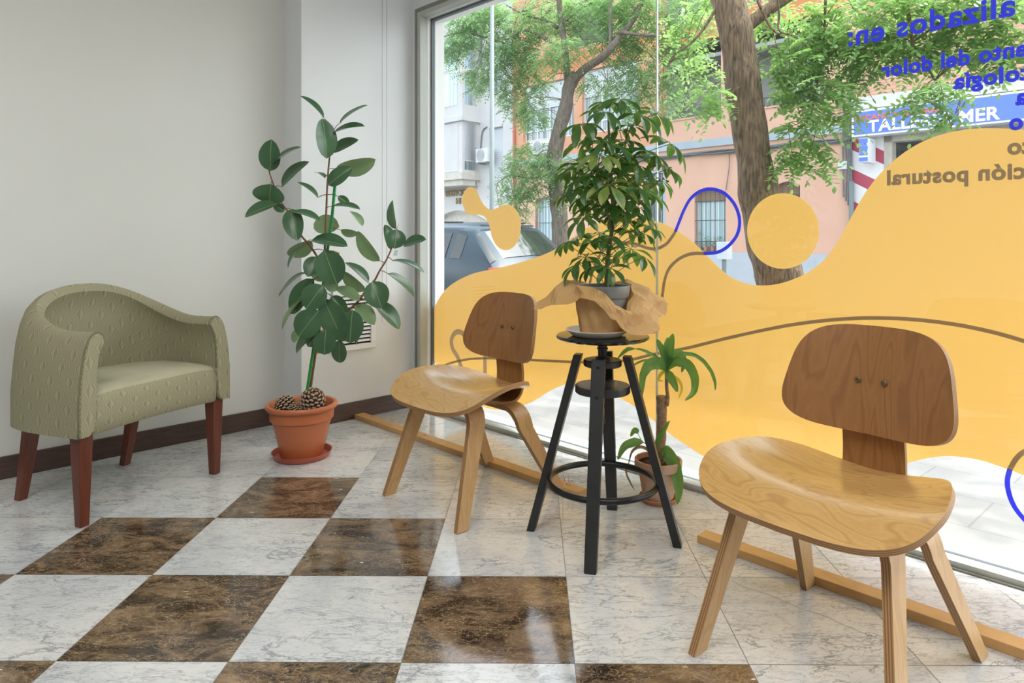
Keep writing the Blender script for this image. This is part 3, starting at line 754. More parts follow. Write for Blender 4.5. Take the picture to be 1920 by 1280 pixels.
def rubber_plant():
    x0, y0 = -1.016, 3.09
    D0 = y0
    sa = thing('pot_saucer', 'round terracotta-red plastic saucer under the rubber plant pot', 'saucer', (x0, y0, 0))
    MB().lathe((x0, y0, 0), [(.10, 0), (.118, .003), (.130, .026), (.132, .028), (.128, .028), (.116, .008), (.09, .006), (.0, .006)], 48).build('dish', MT['terrasaucer'], sa, smooth='auto')
    t = thing('potted_rubber_plant', 'tall rubber plant with dark glossy leaves in an orange plastic pot by the pillar', 'potted plant', (x0, y0, .006))
    prof = [(.0, .008), (.088, .007), (.092, .012), (.122, .145), (.129, .165), (.131, .170), (.134, .172), (.138, .176), (.141, .212), (.142, .220), (.152, .222), (.157, .228), (.158, .236), (.154, .243), (.146, .245), (.139, .242), (.134, .232), (.130, .20)]
    MB().lathe((x0, y0, 0), prof, 56).build('pot', MT['terra'], t, smooth='auto')
    MB().lathe((x0, y0, 0), [(.133, .205), (.08, .212), (0, .214)], 32, wob=lambda a, z: 1).build('soil', MT['soil'], t, smooth=True)
    q = lambda px, py, dd=0: Q(px, py, D0 + dd)
    main = cr([q(578, 752), q(580, 741), q(589, 677), (q(594, 646)), q(601, 600), q(605, 560), q(608, 500), q(610, 440), q(612, 390), q(614, 340), q(618, 295), q(622, 262), q(626, 243)], 4)
    MB().tube(main, [.0075 - .0045 * i / len(main) for i in range(len(main))], 8).build('stem', MT['bark'], t, smooth=True)
    st = [q(572, 757, -.03), q(589, 646, -.03), q(601, 566, -.025), q(607, 526, -.02), q(614, 469, -.02), q(622, 411, -.02), (q(628, 347, -.02))]
    b = MB(); c = cr(st, 6); b.tube(c, .0068, 10)
    for k in range(4, len(c) - 1, 5): b.tube([c[k] - (c[k + 1] - c[k]).normalized() * .003, c[k] + (c[k + 1] - c[k]).normalized() * .003], .0080, 10)
    b.build('support_stake', MT['stake'], t, smooth=True)
    lb = cr([q(601, 500), q(594, 480, -.02), q(578, 457, -.05), q(566, 443, -.07), q(553, 420, -.08), q(540, 397, -.10), q(523, 372, -.12), q(507, 329, -.14), q(504, 317, -.14)], 4)
    MB().tube(lb, [.0055 - .003 * i / len(lb) for i in range(len(lb))], 8).build('branch', MT['bark'], t, smooth=True)
    rb = cr([q(603, 628), q(625, 606), q(651, 584), q(673, 563, .02), q(687, 543, .03), q(702, 526, .03), q(712, 507, .04), q(724, 488, .05), q(735, 463, .05), q(741, 440, .05)], 4)
    MB().tube(rb, [.006 - .003 * i / len(rb) for i in range(len(rb))], 8).build('branch', MT['bark'], t, smooth=True)
    for p0, p1 in (((741, 440), (748, 418)), ((625, 245), (624, 233))):
        MB().tube([q(*p0, .05 if p0[0] > 700 else 0), q(*p1, .05 if p0[0] > 700 else 0)], [.0022, .0006], 6).build('leaf_bud', MT['redstem'], t, smooth=True)
    stems = main + lb + rb
    # base px, tip px, apparent width px, depth, kind (0 dark, 1 pale underside, 2 yellow)
    LV = [(607, 221, 562, 180, 15, 0, 0), (612, 297, 604, 222, 33, -.05, 0), (637, 231, 690, 197, 14, .02, 0), (624, 250, 684, 237, 21, -.03, 0), (624, 286, 672, 262, 25, .03, 0),
          (632, 318, 704, 298, 20, .04, 1), (616, 347, 660, 314, 29, -.05, 0), (609, 333, 591, 323, 9, .02, 0), (596, 370, 557, 342, 12, .04, 0), (529, 350, 580, 303, 26, -.13, 0),
          (507, 320, 509, 261, 35, -.16, 0), (510, 310, 565, 276, 17, -.19, 0), (508, 345, 506, 380, 52, -.17, 0), (518, 383, 459, 407, 25, -.16, 0), (513, 384, 533, 396, 15, -.10, 0),
          (545, 392, 558, 451, 33, -.14, 0), (547, 397, 600, 414, 16, -.17, 0), (636, 425, 588, 420, 36, .06, 1), (622, 387, 675, 393, 16, -.06, 0), (634, 368, 655, 384, 15, .0, 0),
          (657, 396, 679, 424, 13, -.04, 1), (585, 450, 652, 462, 27, -.08, 0), (585, 452, 540, 478, 20, .02, 1), (567, 460, 540, 503, 12, -.04, 0), (608, 469, 632, 533, 49, -.09, 0),
          (593, 481, 577, 519, 28, -.07, 0), (572, 511, 523, 556, 12, .0, 0), (639, 431, 672, 438, 11, .02, 1), (712, 489, 671, 433, 22, .04, 1), (690, 530, 647, 492, 17, .03, 0),
          (685, 545, 643, 508, 20, .07, 1), (674, 563, 629, 540, 21, -.02, 1), (743, 429, 736, 375, 15, .05, 0), (733, 467, 721, 421, 20, .06, 0), (740, 466, 744, 430, 36, .0, 0),
          (757, 460, 799, 449, 22, .06, 0), (736, 488, 796, 512, 13, .03, 0), (727, 513, 777, 558, 17, .02, 0), (698, 528, 716, 578, 43, -.02, 0), (702, 567, 749, 617, 27, .03, 0),
          (668, 571, 702, 609, 27, .02, 1), (661, 581, 656, 643, 44, -.04, 0), (674, 628, 668, 646, 10, .05, 0), (606, 535, 574, 579, 43, -.10, 0), (589, 523, 546, 588, 36, -.02, 0),
          (565, 563, 529, 618, 12, -.03, 1), (598, 582, 560, 631, 46, -.12, 0), (607, 560, 643, 638, 43, -.09, 0), (622, 555, 650, 592, 26, -.02, 0), (590, 622, 555, 662, 20, -.03, 0),
          (601, 620, 577, 650, 27, -.05, 0), (611, 618, 608, 665, 38, -.10, 0), (636, 637, 638, 680, 26, -.04, 0), (557, 618, 551, 642, 14, .02, 1), (597, 646, 596, 663, 14, .03, 2),
          (619, 474, 637, 474, 10, .06, 2), (590, 500, 602, 528, 22, .07, 1), (608, 530, 634, 541, 22, .04, 1), (590, 570, 575, 600, 18, .03, 1)]
    for k, (bx, by, tx, ty, wd, dd, kind) in enumerate(LV):
        pb = Q(bx, by, D0 + dd); pt = Q(tx, ty, D0 + dd + .02 * ((k * 7) % 5 - 2)); L = (pt - pb).length
        wd *= 1.08; true = max(min(.100, L * .58), wd / F * D0)
        vis = min(1, wd / F * D0 / true); ang = math.acos(vis) * (1 if k % 2 else -1)
        ax = (pt - pb).normalized(); fc = Vector((.15, -1, .25)); fc = (fc - ax * fc.dot(ax)).normalized()
        fc = Matrix.Rotation(ang, 3, ax) @ fc
        if fc.z < -.1 and kind == 0: fc = Matrix.Rotation(-2 * ang, 3, ax) @ fc
        b = MB(); leaf_mesh(b, pb, pt, true, fc, 0, 1, fold=.16, droop=.05, nseg=12)
        nearest = min(stems, key=lambda s: (s - pb).length + (.03 if s.z > pb.z + .02 else 0))
        mid = (pb + nearest) / 2 + Vector((0, 0, .004))
        if (nearest - pb).length < .12: b.tube([nearest, mid, pb, pb + ax * .01], [.0022, .0018, .0017, .001], 6, 2)
        b.build('leaf', [MT[['ficus', 'ficus2', 'yellow_leaf'][kind]], MT['rib'], MT['redstem']], t, smooth='auto', label='yellowed leaf' if kind == 2 else None)
    tg = MB(); p = q(742, 470, .0)
    tg.add([p + Vector(v) for v in ((-.006, 0, .0), (.010, -.002, .006), (.006, -.002, -.022), (-.012, 0, -.022))], [(0, 1, 2, 3)]); tg.add([p + Vector(v) for v in ((-.006, .0008, .0), (.010, -.0012, .006), (.006, -.0012, -.022), (-.012, .0008, -.022))], [(3, 2, 1, 0)])
    tg.build('care_tag', mat('pale_tag', (.6, .72, .78), .3), t, label='small clear plastic tag on the right branch')
    # pine cones lying on the soil
    for c, r, lab, rx in (((x0 + .055, y0 - .02, .262), .052, 'brown pine cone with pale tips, right of the green stake in the orange pot', .5), ((x0 - .062, y0 - .035, .240), .045, 'brown pine cone, left of the green stake in the orange pot', -.6), ((x0 - .005, y0 - .072, .232), .028, 'small broken pine cone at the front of the orange pot', .2)):
        pc = thing('pine_cone', lab, 'pine cone', c, group='pine cones in the orange pot')
        R = Matrix.Rotation(rx, 3, 'X') @ Matrix.Rotation(rx * .8, 3, 'Y'); b = MB(); b2 = MB(); n = 88
        core = MB(); core.lathe((0, 0, 0), [(0, -r * .85), (r * .5, -r * .6), (r * .62, 0), (r * .5, r * .5), (0, r * .9)], 14); core.v = [Vector(c) + R @ v for v in core.v]; core.build('core', MT['cone'], pc, smooth=True)
        for i in range(n):
            zz = -1 + 2 * (i + .5) / n; rr = math.sqrt(1 - zz * zz); a = i * 2.399963
            dv = Vector((rr * math.cos(a), rr * math.sin(a), zz * .95)); x, y = perp(dv)
            up = (Vector((0, 0, 1)) - dv * dv.z).normalized() if abs(dv.z) < .98 else x; sd = dv.cross(up)
            p0 = dv * r * .55; p1 = dv * r * 1.02 + up * r * .05; s_ = r * .17
            vs = [p0 + sd * s_ * .7, p0 - sd * s_ * .7, p1 + sd * s_ - up * s_ * .5, p1 - sd * s_ - up * s_ * .5, p1 + sd * s_ + up * s_ * .4, p1 - sd * s_ + up * s_ * .4, p0 + up * s_]
            b.add([Vector(c) + R @ v for v in vs], [(0, 1, 3, 2), (2, 3, 5, 4), (4, 5, 6), (0, 2, 4, 6), (1, 6, 5, 3)])
            tp = p1 + dv * s_ * .55
            vs = [p1 + sd * s_ - up * s_ * .5, p1 - sd * s_ - up * s_ * .5, p1 - sd * s_ + up * s_ * .5, p1 + sd * s_ + up * s_ * .5, tp]
            b2.add([Vector(c) + R @ v for v in vs], [(0, 1, 4), (1, 2, 4), (2, 3, 4), (3, 0, 4)])
        b.build('scales', MT['cone'], pc); b2.build('scale_tips', MT['conetip'], pc)
rubber_plant()

# ---------------------------------------------------------------- black stool
SX, SY = .252, 2.26
def stool():
    t = thing('bar_stool', 'black four-legged screw stool with a foot ring carrying the umbrella plant', 'stool', (SX, SY, 0), math.radians(-14.7))
    MB().lathe((0, 0, 0), [(0, .658), (.146, .658), (.1525, .662), (.1535, .667), (.150, .671), (.145, .6715), (0, .6715)], 64).build('seat', MT['blackgloss'], t, local=True, smooth='auto')
    b = MB(); b.lathe((0, 0, 0), [(.0, .59), (.024, .59), (.024, .598), (.015, .60), (.0155, .622), (.0185, .624), (.0185, .628), (.0155, .630), (.0155, .645), (.022, .650), (.05, .6575), (0, .658)], 20)
    b.tube([(.0165, 0, .606), (.030, .004, .606)], .004, 8)
    b.build('collar', MT['black'], t, local=True, smooth='auto')
    b = MB(); b.tube([(0, 0, .385), (0, 0, .60)], .0065, 10)
    hel = [Vector((.0078 * math.cos(a), .0078 * math.sin(a), .43 + .0105 * a / (2 * PI))) for a in [k * PI / 5 for k in range(0, 100)] if .43 + .0105 * a / (2 * PI) < .60]
    b.tube(hel, .0017, 5); b.lathe((0, 0, .377), [(0, 0), (.009, 0), (.009, .014), (0, .014)], 12); b.build('screw_spindle', MT['blackmetal'], t, local=True, smooth='auto')
    MB().lathe((0, 0, 0), [(0, .568), (.060, .568), (.063, .571), (.063, .587), (.060, .590), (0, .590)], 48).build('disc', MT['black'], t, local=True, smooth='auto')
    MB().lathe((0, 0, 0), [(0, .481), (.088, .481), (.091, .484), (.091, .503), (.088, .506), (0, .506)], 48).build('disc', MT['black'], t, local=True, smooth='auto')
    MB().ring((0, 0, .187), .176, .0105, 72, 12).build('foot_ring', MT['blackmetal'], t, local=True, smooth=True)
    for k in range(4):
        R = Matrix.Rotation(k * PI / 2, 3, 'Z'); b = MB()
        def pt(z): a = z / .6; return .243 + (.082 - .243) * a
        rows = []
        for i in range(9):
            z = .604 * i / 8; x = pt(z); hw = .0185 + .0035 * i / 8; ht = .0135
            rows.append([R @ Vector((x + sx * ht, sy * hw, z if True else 0)) for sx, sy in ((-1, -1), (1, -1), (1, 1), (-1, 1))])
        b.grid(rows, 0, wrap=True); b.f += [[3, 2, 1, 0], [32, 33, 34, 35]]; b.m += [0, 0]
        lg = b.build('leg', MT['black'], t, local=True, bevel=.0025)
        b = MB()
        for z in (.49, .58):
            c = R @ Vector((pt(z) + .0138, 0, z)); d = R @ Vector((1, 0, .0)); b.tube([c - d * .001, c + d * .0008], .006, 10)
        b.build('bolt', MT['blackmetal'], lg, local=True)
stool()

# ---------------------------------------------------------------- umbrella plant wrapped in paper
def umbrella_plant():
    zt = .6715
    s = thing('pot_saucer', 'shallow cream saucer on the black stool top', 'saucer', (SX - .02, SY - .02, zt))
    MB().lathe((SX - .02, SY - .02, zt), [(0, 0), (.076, 0), (.082, .003), (.100, .017), (.103, .021), (.100, .0225), (.094, .020), (.078, .007), (0, .006)], 56).build('dish', MT['saucerw'], s, smooth='auto')
    c = Vector((SX + .002, SY, zt + .006))
    t = thing('potted_umbrella_plant', 'bushy umbrella plant in a grey pot wrapped in crumpled brown paper on the stool', 'potted plant', c)
    MB().lathe(c, [(0, 0), (.064, 0), (.066, .004), (.080, .112), (.080, .118), (.085, .119), (.087, .123), (.088, .155), (.086, .158), (.083, .157), (.081, .13)], 48).build('pot', MT['greypot'], t, smooth='auto')
    MB().lathe(c, [(.081, .132), (0, .138)], 24).build('soil', MT['soil'], t, smooth=True)
    # stems
    q = lambda px, py, dd=0: Q(px, py, SY + dd)
    s1 = cr([q(1137, 545), q(1138, 520), q(1140, 482), q(1147, 434), q(1150, 398), q(1146, 350), q(1144, 300), q(1142, 260), q(1141, 222)], 5)
    s2 = cr([q(1150, 398, .01), q(1158, 360, .03), q(1166, 310, .03), q(1172, 270, .03), q(1178, 235, .03)], 5)
    s3 = cr([q(1147, 434, -.01), q(1135, 380, -.03), q(1118, 320, -.03), q(1105, 270, -.02)], 5)
    MB().tube(s1, [.0085 - .005 * i / len(s1) for i in range(len(s1))], 8).build('stem', MT['greenstem'], t, smooth=True)
    MB().tube(s2, [.004 - .0022 * i / len(s2) for i in range(len(s2))], 6).build('stem', MT['greenstem'], t, smooth=True)
    MB().tube(s3, [.004 - .0022 * i / len(s3) for i in range(len(s3))], 6).build('stem', MT['greenstem'], t, smooth=True)
    ST = s1 + s2 + s3
    rnd = random.Random(11)
    C = [(395, 62, 95), (445, 45, 80), (245, 172, 100), (545, 128, 95), (628, 118, 100), (365, 112, 85), (440, 205, 80), (478, 258, 75), (245, 272, 80), (338, 325, 95), (232, 375, 90), (430, 360, 80), (385, 482, 100), (560, 300, 80), (700, 272, 105), (690, 400, 85), (640, 372, 80), (225, 455, 85), (300, 430, 80), (540, 385, 95), (575, 450, 90), (490, 470, 90), (205, 510, 80), (150, 530, 60), (262, 545, 80), (335, 560, 85), (450, 565, 85), (520, 560, 85), (590, 525, 90), (345, 620, 75), (255, 650, 80), (420, 640, 70), (475, 670, 75), (565, 640, 70), (335, 735, 80), (485, 715, 75), (560, 730, 75), (600, 700, 60), (205, 760, 75), (160, 780, 60), (310, 770, 80), (265, 850, 70), (380, 750, 70), (500, 810, 80), (560, 850, 70), (235, 885, 85), (305, 900, 75), (385, 905, 70), (430, 850, 60), (650, 460, 70), (300, 240, 70), (500, 180, 75), (410, 420, 90), (360, 400, 85), (450, 330, 85), (280, 490, 85), (330, 480, 80), (430, 520, 90), (540, 500, 85), (390, 590, 80), (290, 600, 80), (480, 610, 80), (540, 600, 75), (180, 400, 80), (620, 330, 85), (420, 290, 80), (370, 260, 80), (510, 330, 85), (240, 420, 80), (450, 430, 85)]
    for k, (x, y, ln) in enumerate(C):
        px, py = 1000 + x / 2.723, 170 + y / 2.723
        off = abs(px - 1143) / 130; dd = rnd.uniform(-.13, .12) * math.sqrt(max(.15, 1 - min(1, off) ** 2))
        if (x, y) in ((385, 482), (338, 325)): dd = -.14
        c0 = q(px, py, dd); L = ln / 2.723 / F * SY * 1.45
        src = min(ST, key=lambda s_: (s_ - (c0 - Vector((0, 0, .06 + .25 * abs(c0.x - s_.x))))).length)
        out = (c0 - src); out.z = max(out.z, 0); out = out.normalized() if out.length > 1e-4 else Vector((0, 0, 1))
        axis = (out + Vector((0, 0, .9))).normalized(); X, Y = perp(axis)
        b = MB(); b.tube(cr([src, (src + c0) / 2 + Vector((0, 0, .008)), c0], 4), .0013, 5, 1)
        nl = rnd.choice((6, 7, 7, 8)); a0 = rnd.uniform(0, 6.28); gap = rnd.uniform(.9, 1)
        for j in range(nl):
            a = a0 + 2 * PI * gap * j / nl; dr = X * math.cos(a) + Y * math.sin(a)
            l = L * rnd.uniform(.8, 1.08); tilt = rnd.uniform(-.55, .1)
            d1 = (dr + axis * (tilt + .1)).normalized() + Vector((0, 0, -.5)); d1.normalize()
            ps = c0 + dr * .010 + axis * .002
            b.tube([c0, ps], .0008, 4, 1, cap=False)
            leaf_mesh(b, ps, ps + d1 * l, l * rnd.uniform(.33, .40), (axis + Vector((0, 0, .4)) - dr * .1).normalized(), 0, None, fold=.2, droop=.09, shape='obov' if l > .04 else 'ellipse', nseg=7)
        var = rnd.random() < (.18 if y > 300 else .02) or (x, y) in ((338, 325), (150, 530))
        b.build('leaf', [MT['scheffy' if var else 'scheff'], MT['greenstem']], t, smooth='auto', label='yellow-variegated leaf' if var else None)
    # crumpled paper
    m = noisy('kraft_paper', (.60, .355, .14), (.70, .45, .21), 6, .7, bmp=.1)
    nt, nd, lk, bs = nodes(m); tr = nt.nodes.new('ShaderNodeBsdfTranslucent'); tr.inputs[0].default_value = (.62, .42, .20, 1); mx = nt.nodes.new('ShaderNodeMixShader'); mx.inputs[0].default_value = .3
    lk.new(bs.outputs[0], mx.inputs[1]); lk.new(tr.outputs[0], mx.inputs[2]); lk.new(mx.outputs[0], nd['Material Output'].inputs[0])
    vn = coords(nt); vo = nt.nodes.new('ShaderNodeTexVoronoi'); vo.inputs['Scale'].default_value = 22; lk.new(vn, vo.inputs['Vector']); bump(nt, vo.outputs[0], bs, .5, .012)
    from mathutils import noise as mn
    nth = 96; rows = []
    def key(th, table):                             # periodic interpolation over degrees
        d = math.degrees(th) % 360
        for (a, va), (b_, vb) in zip(table, table[1:]):
            if a <= d <= b_:
                f = (d - a) / (b_ - a); return va + (vb - va) * f
    # rim height where the paper folds over, and how far its free edge falls out and down (0 = right, 90 = away, 270 = towards the viewer)
    RIMZ = [(0, .150), (40, .16), (100, .15), (170, .165), (205, .158), (245, .150), (268, .128), (285, .095), (310, .075), (335, .120), (360, .150)]
    OUT = [(0, .110), (12, .128), (45, .05), (80, .03), (130, .03), (168, .07), (184, .128), (196, .09), (225, .030), (262, .022), (290, .045), (325, .085), (345, .090), (360, .110)]
    DROP = [(0, .070), (12, .058), (45, .02), (130, .02), (168, .04), (184, .088), (196, .07), (225, .035), (262, .045), (290, .062), (320, .098), (345, .090), (360, .070)]
    for vi in range(15):
        v = vi / 14; row = []
        for j in range(nth):
            th = 2 * PI * j / nth; rz = key(th, RIMZ); ou = key(th, OUT); dp = key(th, DROP)
            if v < .5:
                a = v / .5; r = .071 + .021 * a + .004 * math.sin(th * 9 + 3 * a); z = .003 + rz * a
            else:
                a = (v - .5) / .5; r = .092 + ou * a ** .9 ; z = rz + .003 + .012 * math.sin(PI * min(1, a * 1.6)) * (1 if a < .62 else 0) - dp * a ** 1.15
            p = Vector((r * math.cos(th), r * math.sin(th), z))
            nz = 1 - 2 * abs(mn.noise(p * 13 + Vector((3, 1, 7)))) * 1.6; n2 = 1 - 2 * abs(mn.noise(p * 30))
            ang = .009 * (v + .25); p += Vector((math.cos(th), math.sin(th), 0)) * (nz * ang * 1.4 + n2 * ang * .6) + Vector((0, 0, 1)) * ((1 - 3 * abs(mn.noise(p * 14 + Vector((9, 2, 4))))) * .020 * max(0, v - .35))
            rr = math.hypot(p.x, p.y)
            mn_r = (.0895 if p.z > .108 else .069 + .017 * p.z / .11) if v <= .6 else 0
            if rr < mn_r: p.x *= mn_r / rr; p.y *= mn_r / rr
            p.z = max(p.z, .002 if math.hypot(p.x, p.y) < .09 else .022 if math.hypot(p.x, p.y) < .13 else .012)
            row.append(c + p)
        rows.append(row)
    MB().grid(rows, 0, wrap=True).build('paper_wrap', m, t, label='crumpled brown kraft paper folded down round the pot')
umbrella_plant()

# ---------------------------------------------------------------- corn plant on the floor
def corn_plant():
    x, y = .497, 2.575
    s = thing('pot_saucer', 'small round clay saucer on the marble by the window', 'saucer', (x, y, 0))
    MB().lathe((x, y, 0), [(0, 0), (.060, 0), (.064, .002), (.072, .018), (.070, .020), (.062, .008), (0, .006)], 44).build('dish', MT['claysaucer'], s, smooth='auto')
    t = thing('potted_corn_plant', 'corn plant with a thick cane and drooping leaves in a weathered clay pot', 'potted plant', (x, y, .006))
    MB().lathe((x, y, .006), [(0, 0), (.054, 0), (.056, .003), (.075, .115), (.076, .118), (.085, .119), (.088, .124), (.089, .150), (.086, .153), (.080, .152), (.077, .13)], 44).build('pot', MT['clay'], t, smooth='auto')
    MB().lathe((x, y, 0), [(.078, .140), (.03, .144), (0, .146)], 24).build('soil', MT['soil'], t, smooth=True)
    D = y; q = lambda px, py, dd=0: Q(px, py, D + dd)
    b = MB(); b.tube(cr([q(1236, 878), q(1239, 830), q(1241, 785), q(1240, 742)], 6), [.0185 + .0012 * math.sin(i * 1.9) for i in range(19)], 18); b.build('cane', MT['cane'], t, smooth='auto')
    b = MB(); b.tube(cr([q(1249, 760, -.01), q(1252, 745, -.012), q(1250, 725, -.012), q(1250, 705, -.01), q(1250, 690, -.01)], 5), [.009, .0095, .009, .0085, .008, .0075, .007] + [.0065] * 14, 12); b.build('shoot', MT['cane'], t, smooth=True)
    def strap(pts, wd, dd=(0, 0), face=(.1, -.7, .7), m='drac', label=None):
        n = len(pts); P = cr([q(px, py, dd[0] + (dd[1] - dd[0]) * i / (n - 1)) for i, (px, py) in enumerate(pts)], 6); rows = []; K = len(P)
        for i, p in enumerate(P):
            t_ = i / (K - 1); tg = (P[min(i + 1, K - 1)] - P[max(i - 1, 0)]).normalized(); f = Vector(face); f = (f - tg * f.dot(tg)).normalized(); sd = tg.cross(f)
            wv = max(.03, min(1, .22 + t_ * 3.2) * (1 - t_ ** 3.0) ** .75) * wd / 2
            rip = .10 * math.sin(i * 1.3) * wv
            rows.append([p + sd * wv * u + f * (abs(u) * wv * .35 + (rip if abs(u) > .9 else 0)) for u in (-1, -.5, 0, .5, 1)])
        MB().grid(rows).build('leaf', MT[m], t, smooth='auto', label=label)
    B = (1250, 694)
    strap([B, (1247, 672), (1238, 650), (1231, 636)], .034, (-.01, -.03), (.3, -1, .1)); strap([B, (1252, 668), (1257, 645), (1262, 625)], .040, (-.01, -.02), (-.2, -1, .1))
    strap([B, (1247, 675), (1250, 650), (1252, 632)], .036, (.0, .02), (0, -1, .2))
    strap([B, (1238, 677), (1222, 666), (1205, 657), (1190, 654)], .024, (0, .03), (.1, -.5, .9)); strap([(1190, 654), (1178, 655), (1168, 662), (1158, 672)], .018, (.03, .03))
    strap([B, (1236, 682), (1216, 684), (1204, 705), (1202, 748)], .048, (-.02, -.09), (.5, -.9, .3))
    strap([B, (1262, 672), (1285, 664), (1310, 671), (1330, 692), (1340, 715), (1341, 732)], .022, (-.02, -.04), (-.1, -.6, .8))
    strap([B, (1268, 680), (1290, 684), (1303, 708), (1301, 735), (1284, 751)], .038, (-.02, -.08), (-.5, -.9, .5))
    strap([B, (1256, 706), (1264, 720), (1270, 735)], .034, (-.01, -.06), (-.1, -1, .3)); strap([B, (1262, 668), (1275, 662), (1282, 680), (1278, 698)], .032, (.01, .06), (0, -.8, .5))
    strap([B, (1215, 676), (1190, 684), (1172, 695)], .014, (.01, .06), (0, -.5, .8))
    strap([B, (1240, 700), (1234, 712), (1244, 714)], .014, (-.01, -.01), (0, -1, .3), 'yellow_leaf', 'withered yellow leaf'); strap([(1262, 702), (1274, 715), (1278, 730), (1272, 747)], .012, (-.02, -.03), (0, -1, .3), 'yellow_leaf', 'withered yellow leaf')
    G0 = (1229, 838)
    strap([G0, (1236, 822), (1246, 805), (1256, 788)], .022, (-.02, -.03), (-.6, -.8, .2)); strap([(1240, 850), (1252, 852), (1266, 880), (1272, 915), (1270, 945)], .050, (-.03, -.10), (.0, -1, .35))
    strap([(1205, 828), (1188, 830), (1170, 838), (1158, 862)], .034, (-.02, -.06), (.1, -.8, .6)); strap([(1196, 812), (1190, 806), (1182, 818)], .022, (.0, .0), (0, -1, .2))
    strap([(1230, 855), (1205, 838), (1186, 845), (1178, 872)], .012, (-.02, -.04), (0, -1, .3), 'cane', 'dry brown leaf'); strap([(1178, 868), (1174, 885), (1182, 905), (1190, 919)], .008, (-.04, -.06), (0, -1, .3), 'cane', 'dry brown leaf')
    strap([(1238, 852), (1250, 838), (1262, 846)], .014, (-.02, -.03)); b = MB()
    b.tube(cr([q(1229, 850, -.015), q(1218, 836, -.02), q(1204, 828, -.02)], 4), .002, 5); b.tube(cr([q(1231, 858, -.01), q(1229, 838, -.018)], 4), .003, 5); b.tube(cr([q(1233, 860, -.02), q(1240, 850, -.03)], 4), .003, 5); b.tube(cr([q(1204, 828, -.02), q(1196, 812, 0)], 3), .0012, 5)
    b.build('leaf_stalks', MT['greenstem'], t, smooth=True)
corn_plant()

# ================================================================ STREET
MT['pave'] = noisy('street_paving', (.50, .50, .50), (.60, .60, .59), 3, .85)
nt, nd, lk, bs = nodes(MT['pave']); 
v = coords(nt, (1, 1, 1), rot=(0, 0, PI / 4)); br = nt.nodes.new('ShaderNodeTexBrick'); lk.new(v, br.inputs['Vector']); br.offset = .5
br.inputs['Scale'].default_value = 1; br.inputs['Brick Width'].default_value = .6; br.inputs['Row Height'].default_value = .4; br.inputs['Mortar Size'].default_value = .004
br.inputs['Color1'].default_value = (.23, .235, .24, 1); br.inputs['Color2'].default_value = (.27, .27, .27, 1); br.inputs['Mortar'].default_value = (.12, .12, .12, 1)
lk.new(mixc(nt, .5, br.outputs[0], ramp(nt, noise(nt, v, 2, 4), [(.3, (.26, .265, .27)), (.7, (.33, .33, .325))])), bs.inputs['Base Color'])
for l in list(bs.inputs['Normal'].links): lk.remove(l)
MT['asphalt'] = noisy('asphalt', (.10, .10, .105), (.15, .15, .15), 30, .9)
MT['curb'] = noisy('granite_curb', (.38, .38, .37), (.48, .48, .47), 20, .8)
NC = 5.2                                         # kerb on our side (wall-frame distance)
def slab(name, n0, n1, z0, z1, m, s0=-30, s1=30):
    b = MB(); b.box8([W(s, n, z) for s, n, z in ((s0, n0, -1), (s1, n0, -1), (s1, n1, -1), (s0, n1, -1), (s0, n0, z0), (s1, n0, z0), (s1, n1, z1), (s0, n1, z1))])
    return struct(b.build(name, m))
slab('pavement', N_OUT + .02, NC - .12, -.012, -.17, MT['pave']); slab('curb', NC - .12, NC, -.17, -.175, MT['curb'])
slab('road', NC, 13.4, -.30, -.48, MT['asphalt']); slab('far_curb', 13.4, 13.52, -.36, -.36, MT['curb']); slab('far_pavement', 13.52, 30, -.36, -.36, MT['pave'])

MT['pink'] = noisy('salmon_render_shaded', (.62, .31, .18), (.66, .34, .21), 1.5, .85)  # deeper salmon, carrying the shade of the upper left wall in its colour
MT['pinkl'] = noisy('pale_salmon_render', (.66, .39, .28), (.70, .43, .32), 1.5, .85)
MT['orange'] = noisy('orange_render', (.56, .20, .08), (.60, .23, .10), 2, .8)
MT['plinth'] = noisy('grey_plinth', (.42, .46, .50), (.50, .53, .57), 3, .85)
MT['band'] = noisy('blue_grey_band', (.36, .43, .49), (.42, .48, .53), 3, .8)
MT['stucco'] = noisy('white_stucco', (.55, .54, .53), (.60, .595, .58), 2, .85)
MT['recess'] = noisy('balcony_grey', (.34, .345, .33), (.40, .40, .385), 2, .85)
MT['pvc'] = mat('white_window_frame', (.62, .65, .67), .4)
MT['stone'] = noisy('beige_stone', (.50, .47, .40), (.60, .57, .50), 5, .85)
MT['cable'] = noisy('grey_cable', (.10, .11, .12), (.2, .21, .22), 30, .6)
MT['gm'] = mat('bronze_letters', (.22, .16, .07), .4, .6)
MT['pipeg'] = mat('grey_pipe', (.19, .23, .23), .7)
def slatmat(name, c, c2, pitch):
    m = mat(name, c, .6); nt, nd, lk, b = nodes(m); tc = nt.nodes.new('ShaderNodeTexCoord'); sp = nt.nodes.new('ShaderNodeSeparateXYZ'); lk.new(tc.outputs['Object'], sp.inputs[0])
    f = math_(nt, 'FRACT', math_(nt, 'MULTIPLY', sp.outputs[2], 1 / pitch)); lk.new(ramp(nt, f, [(.0, c2), (.18, c), (.9, c), (1, c2)]), b.inputs['Base Color']); return m
MT['shutter'] = slatmat('roller_shutter', (.56, .585, .61), (.36, .40, .43), .075)
MT['shutter2'] = slatmat('wood_shutter', (.30, .19, .12), (.15, .09, .05), .06)
MT['brick'] = mat('brick', (.6, .3, .2), .85)
nt, nd, lk, bs = nodes(MT['brick']); v = coords(nt, (1, 1, 1), rot=(0, 0, PI / 4)); mp = nt.nodes.new('ShaderNodeMapping'); lk.new(v, mp.inputs[0]); mp.inputs['Rotation'].default_value = (PI / 2, 0, 0)
